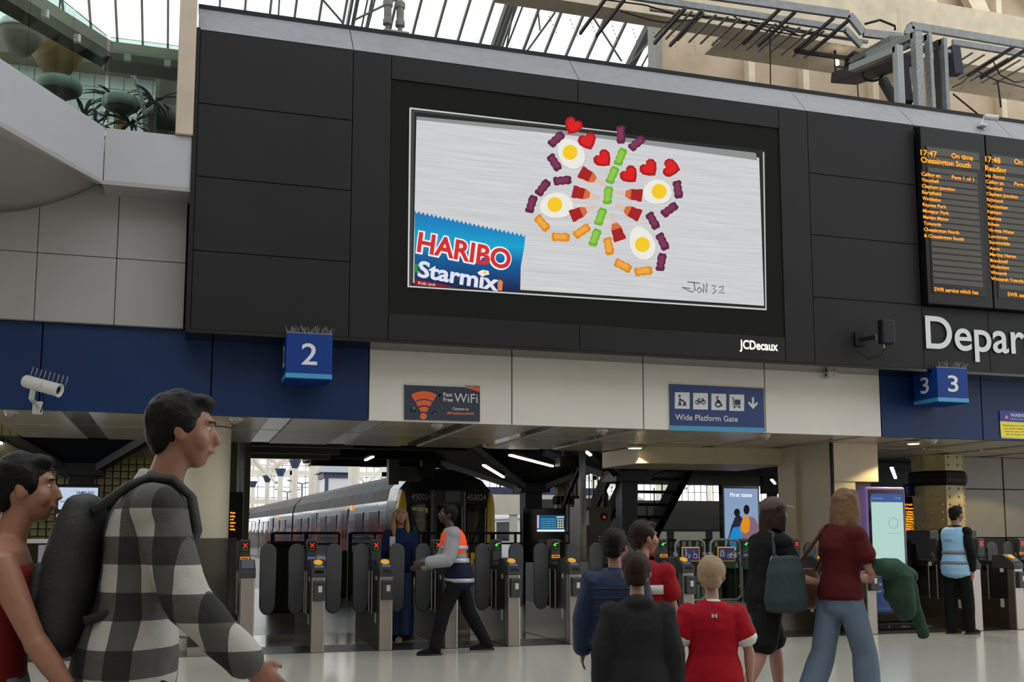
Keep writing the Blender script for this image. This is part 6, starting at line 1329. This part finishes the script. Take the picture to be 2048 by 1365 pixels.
# 6 person in black with a cap
J = pose(lean=7, armL=((-.1, .1, -1), (-.1, .8, -.3)), armR=((.12, .28, -1), (.04, .95, -.2)), legL=(20, 4), legR=(-16, -30), hyaw=-5)
r = person((4.3, 7.3, 0), 1.62, 88, 'person in a black T-shirt, dark cap and black shorts walking right', J, 'c08c7c', hbr, 'bob')
shirt(J, r, blk, 'black_tshirt', 'short', .04, -.06, .02, .006, loose=.012); trousers(J, r, blk, 'black_shorts', 'short', .03); shoes(J, r, mat('shoe_pale', '9a9c9e', .6), MATS['white_plastic'])
cp_ = MB(); cp_.v = []; cp_.ell(J.H+V((0, -.012, .055)), (.102, .116, .088), 20, 10); cp_.v = [J.M @ p for p in cp_.v]; capm_ = mat('cap_brown', '3e332f', .8); remeshed(cp_, 'cap', capm_, r, .01, 1)
MB().prism([J.M @ (J.H+V(p)) for p in ((-.07, .07, .06), (-.065, .13, .05), (-.03, .165, .045), (.03, .165, .045), (.065, .13, .05), (.07, .07, .06))], (0, 0, .008)).build('cap_brim', MATS['mushroom_stem'] if 0 else mat('brim_pale', '9c8f88', .7), r, bevel=.003)
for (a, b, z) in ((-.06, .02, .30), (.06, -.02, .24)): 
    e = J.P+J.U*z+V((.195, a, 0)); MB().ell(e, (.012, .05, .07), 14, 8).build('pale_patch', mat('patch_grey', '9a9ca0', .8), r, smooth=True)
def slung_bag(r, J, m, label, side, z, w, h, d, y=0, nm='shoulder_bag', cat='bag', strap=True):
    t = thing(nm, r.location, label, cat, rz=r.rotation_euler.z); t.scale = r.scale; WLOC[t.name] = V((0, 0, 0)); c = J.P+J.U*z+V((side*(.2+d/2), y, 0)); mb = MB()
    loft(mb, [(c-V((0, 0, h*.5)), d*.4, w*.5), (c-V((0, 0, h*.3)), d*.5, w*.55), (c+V((0, 0, h*.2)), d*.42, w*.48), (c+V((0, 0, h*.5)), d*.2, w*.36)], 20, cap=.4); remeshed(mb, 'bag_body', m, t, .012, 3, .007)
    if strap:
        for yy in (-.1, .1): MB().tube([c+V((0, yy, h*.45)), J.S+V((side*.13, yy*.5, .04)), J.S+V((side*.05, yy*.5, .06))], .014, 8).build('strap', m, t, smooth=True)
    return t
slung_bag(r, J, mat('bag_teal_dark', '15282c', .8, bump=.2), 'dark teal shoulder bag on the capped person\'s near side', 1, .14, .36, .42, .16)
# 7 woman with long hair in dark red
J = pose(lean=5, armL=((-.1, .2, -1), (-.02, .95, -.2)), armR=((.12, .3, -1), (.0, 1, -.12)), legL=(-14, -26), legR=(20, 2), female=1, hyaw=0)
r = person((4.76, 7.0, 0), 1.69, 85, 'woman with long light brown hair in a dark red top and pale jeans, walking right', J, 'b98272', mat('hair_light_brown', '7e5f45', .5, bump=.4, bscale=90, var=.15), 'long')
shirt(J, r, mat('cloth_dark_red', '5c1a1c', .85, bump=.2), 'dark_red_top', 'short', .034, -.03, .01, .006, loose=.014); trousers(J, r, jeanl, inf=.022, flare=.035); shoes(J, r, MATS['white_plastic'])
wr = J.arm['R'][2]
gj = thing('green_jacket', r.location, 'folded green jacket hanging over the forearm of the woman in dark red', 'jacket', rz=r.rotation_euler.z); gj.scale = r.scale; WLOC[gj.name] = V((0, 0, 0)); mb = MB(); el = J.arm['R'][1]
loft(mb, [(el+V((.02, .04, .03)), .09, .07), (wr+V((.0, -.02, .04)), .12, .085), (wr+V((0, .1, -.02)), .12, .08)], 16, X=(1, 0, 0)); loft(mb, [(wr+V((.02, .0, .0)), .13, .10), (wr+V((.02, .0, -.16)), .13, .10), (wr+V((.02, .06, -.3)), .09, .07)], 16); loft(mb, [(wr+V((.03, .08, -.05)), .06, .06), (wr+V((.03, .14, -.26)), .05, .05), (wr+V((.03, .21, -.46)), .045, .045)], 12)
remeshed(mb, 'cloth', mat('cloth_green', '35503f', .85, var=.15, bump=.3), gj, .012, 3, .012)
slung_bag(r, J, mat('leather_brown', '5a3320', .6), 'brown leather bag on the back hip of the woman in dark red', -1, .05, .28, .3, .12, -.12, nm='leather_bag')
# 8-11 children
J = pose(head=1.12, hyaw=-25, armL=((-.16, .05, -1), (-.05, .2, -1)), armR=((.16, .08, -1), (.02, .3, -1)), legL=(8, -2), legR=(-8, -14))
r = person((2.44, 5.82, 0), 1.38, 20, 'boy in a navy quilted puffer jacket seen from behind, leftmost of the children', J, 'a06a52', hb, 'short')
pm_ = mat('cloth_puffer', '20304f', .45, var=.08); shirt(J, r, pm_, 'puffer_jacket', 'long', .045, -.08, .0, .004, loose=.022)
for k in range(8): h = -.06+k*.068; band(J, r, mat('puffer_seam', '141d33', .6), h, h+.008, .051, 'quilt_seam')
trousers(J, r, navc, inf=.02); shoes(J, r, blk)
J = pose(head=1.1, hyaw=-50, armL=((-.16, .1, -1), (-.05, .4, -1)), armR=((.16, .1, -1), (.02, .5, -1)), legL=(-6, -12), legR=(10, 0))
r = person((2.74, 6.1, 0), 1.43, 35, 'child in a red and white football shirt between the puffer jacket and the grey hoodie', J, 'b97f6c', hbr, 'short')
fr = mat('cloth_football_red', 'a51220', .75, bump=.15); shirt(J, r, fr, 'football_shirt', 'short', .034, -.06, .01, .005, loose=.014); band(J, r, MATS['white_plastic'], .30, .37, .045, 'white_band'); trousers(J, r, fr, 'red_shorts', 'short', .03); shoes(J, r, MATS['white_plastic'])
mb = MB(); loft(mb, [(J.nb-V((0, 0, .02)), .085, .075), (J.nb+V((0, .01, .015)), .074, .07)], 16, cap=.1); remeshed(mb, 'collar', MATS['white_plastic'], r, .01, 1)
J = pose(head=1.16, hyaw=-12, armL=((-.16, .03, -1), (-.05, .1, -1)), armR=((.16, .03, -1), (.05, .12, -1)), legL=(6, -4), legR=(-6, -12))
r = person((2.12, 4.78, 0), 1.26, 18, 'boy with short brown hair in a dark grey hooded top seen from behind', J, 'b0806a', hbr, 'short')
shirt(J, r, mat('cloth_dark_grey', '2b2b2e', .85, bump=.25, bscale=120), 'hooded_top', 'long', .045, -.12, .02, .006, loose=.022, hood=1); trousers(J, r, blk, inf=.02); shoes(J, r, blk)
J = pose(head=1.2, hyaw=-14, armL=((-.22, -.02, -1), (-.06, .08, -1)), armR=((.26, .0, -1), (.02, .1, -1)), legL=(-5, -8), legR=(7, -2), wide=1.02)
r = person((2.61, 4.95, 0), 1.235, 22, 'small blond boy in a red football shirt with white collar seen from behind', J, 'bd8c7a', hkb, 'short')
fr2 = mat('cloth_bright_red', 'b50c22', .75, bump=.15, var=.06, vscale=6); shirt(J, r, fr2, 'football_shirt', 'short', .038, -.12, .03, .006, loose=.018)
mb = MB(); loft(mb, [(J.nb-V((0, .005, .02)), .088, .078), (J.nb+V((0, .01, .012)), .075, .072)], 18, cap=.1); remeshed(mb, 'collar', MATS['white_plastic'], r, .009, 1)
for nm in 'LR':
    sh, el, w_ = J.arm[nm]; mb = MB(); a = sh.lerp(el, .6); b = sh.lerp(el, .7); seg(mb, a, b, .090, .092, k=2); remeshed(mb, 'sleeve_cuff', MATS['white_plastic'], r, .01, 1)
trousers(J, r, fr2, 'red_shorts', 'short', .036); shoes(J, r, MATS['white_plastic'])
cr = MB(); c = J.P+J.U*.455+V((0, -.152, 0))
for s in (-1, 1): cr.box((c.x+s*.014-.006, c.y, c.z-.014), (c.x+s*.014+.006, c.y+.004, c.z+.016))
cr.box((c.x-.016, c.y, c.z-.004), (c.x+.016, c.y+.004, c.z+.006)); cr.build('shirt_emblem', white, r)
# background worker in orange near the stairs
J = pose(hyaw=20); p = G(1298, 21.5); r = person((p.x, 21.5, 0), 1.7, 200, 'distant worker in an orange vest beside the dark tree column', J, '7a5040', hb, 'short', vox=.014)
shirt(J, r, hv, 'orange_vest', 'short', .035, -.06); trousers(J, r, navc); shoes(J, r, blk)

# ================================================================ sub-parts: pieces that belong to one part of their thing
NEST = {'text_line': 'display', 'led_row': 'display', 'loading_ring': 'display', 'header': 'display', 'route_block': 'display', 'side_list': 'display', 'footer': 'display', 'button': 'display', 'iris': 'eye', 'sole': 'shoe', 'door_window': 'door',
        'reader_mark': 'reader_head', 'card_reader': 'reader_head', 'ticket_slot': 'reader_head', 'small_display': 'reader_head', 'cover_plate': 'reader_head', 'paper_label': 'ticket_box', 'slot': 'ticket_box', 'display': 'display_head', 'red_cross': 'display_head', 'green_arrow': 'display_head', 'green_bar': 'display_head', 'orange_sign': 'display_head', 'orange_sign_text': 'display_head', 'blue_sign': 'display_head',
        'lens': 'housing', 'gills': 'cap', 'numeral': 'box', 'teal_band': 'box', 'bird_spikes': 'box', 'pictogram': 'sign_plate', 'sign_border': 'sign_plate', 'perforations': 'trunking', 'key': 'cabinet', 'lamp': 'speaker', 'label_plate': 'cabinet', 'cap_brim': 'cap', 'front_pocket': 'bag_body', 'quilt_seam': 'puffer_jacket', 'reflective_band': 'vest',
        'picture_frame': 'screen_panel', 'picture_ground': 'screen_panel', 'picture_shade': 'screen_panel', 'picture_edge': 'screen_panel', 'signature': 'screen_panel', 'headlamp': 'yellow_panel', 'wiper': 'windscreen', 'door_bar': 'gangway_door', 'grille': 'case', 'backpack': 'child_figure', 'child_head': 'child_figure', 'fan_band': 'sign_face', 'fan_dot': 'sign_face', 'orange_corner': 'sign_face'}
base = lambda o: o.name.rsplit('.', 1)[0] if o.name[-3:].isdigit() and '.' in o.name else o.name
for t in [o for o in bpy.data.objects if o.parent is None and o.type == 'EMPTY']:
    kids = sorted(t.children, key=lambda o: (len(o.name), o.name)); by = {}
    for o in kids: by.setdefault(base(o), []).append(o)
    for nm, par in NEST.items():
        ps = by.get(par) or ([o for o in kids if base(o).endswith('_vest')] if par == 'vest' else None)
        if not ps or nm not in by: continue
        ps = [p for p in ps if p.type == 'MESH' and p.location.length < 1e-6]
        if not ps: continue
        for i, o in enumerate(by[nm]):
            p = ps[i*len(ps)//len(by[nm])]
            if p.parent is not t or o.children or o is p: continue
            o.parent = p
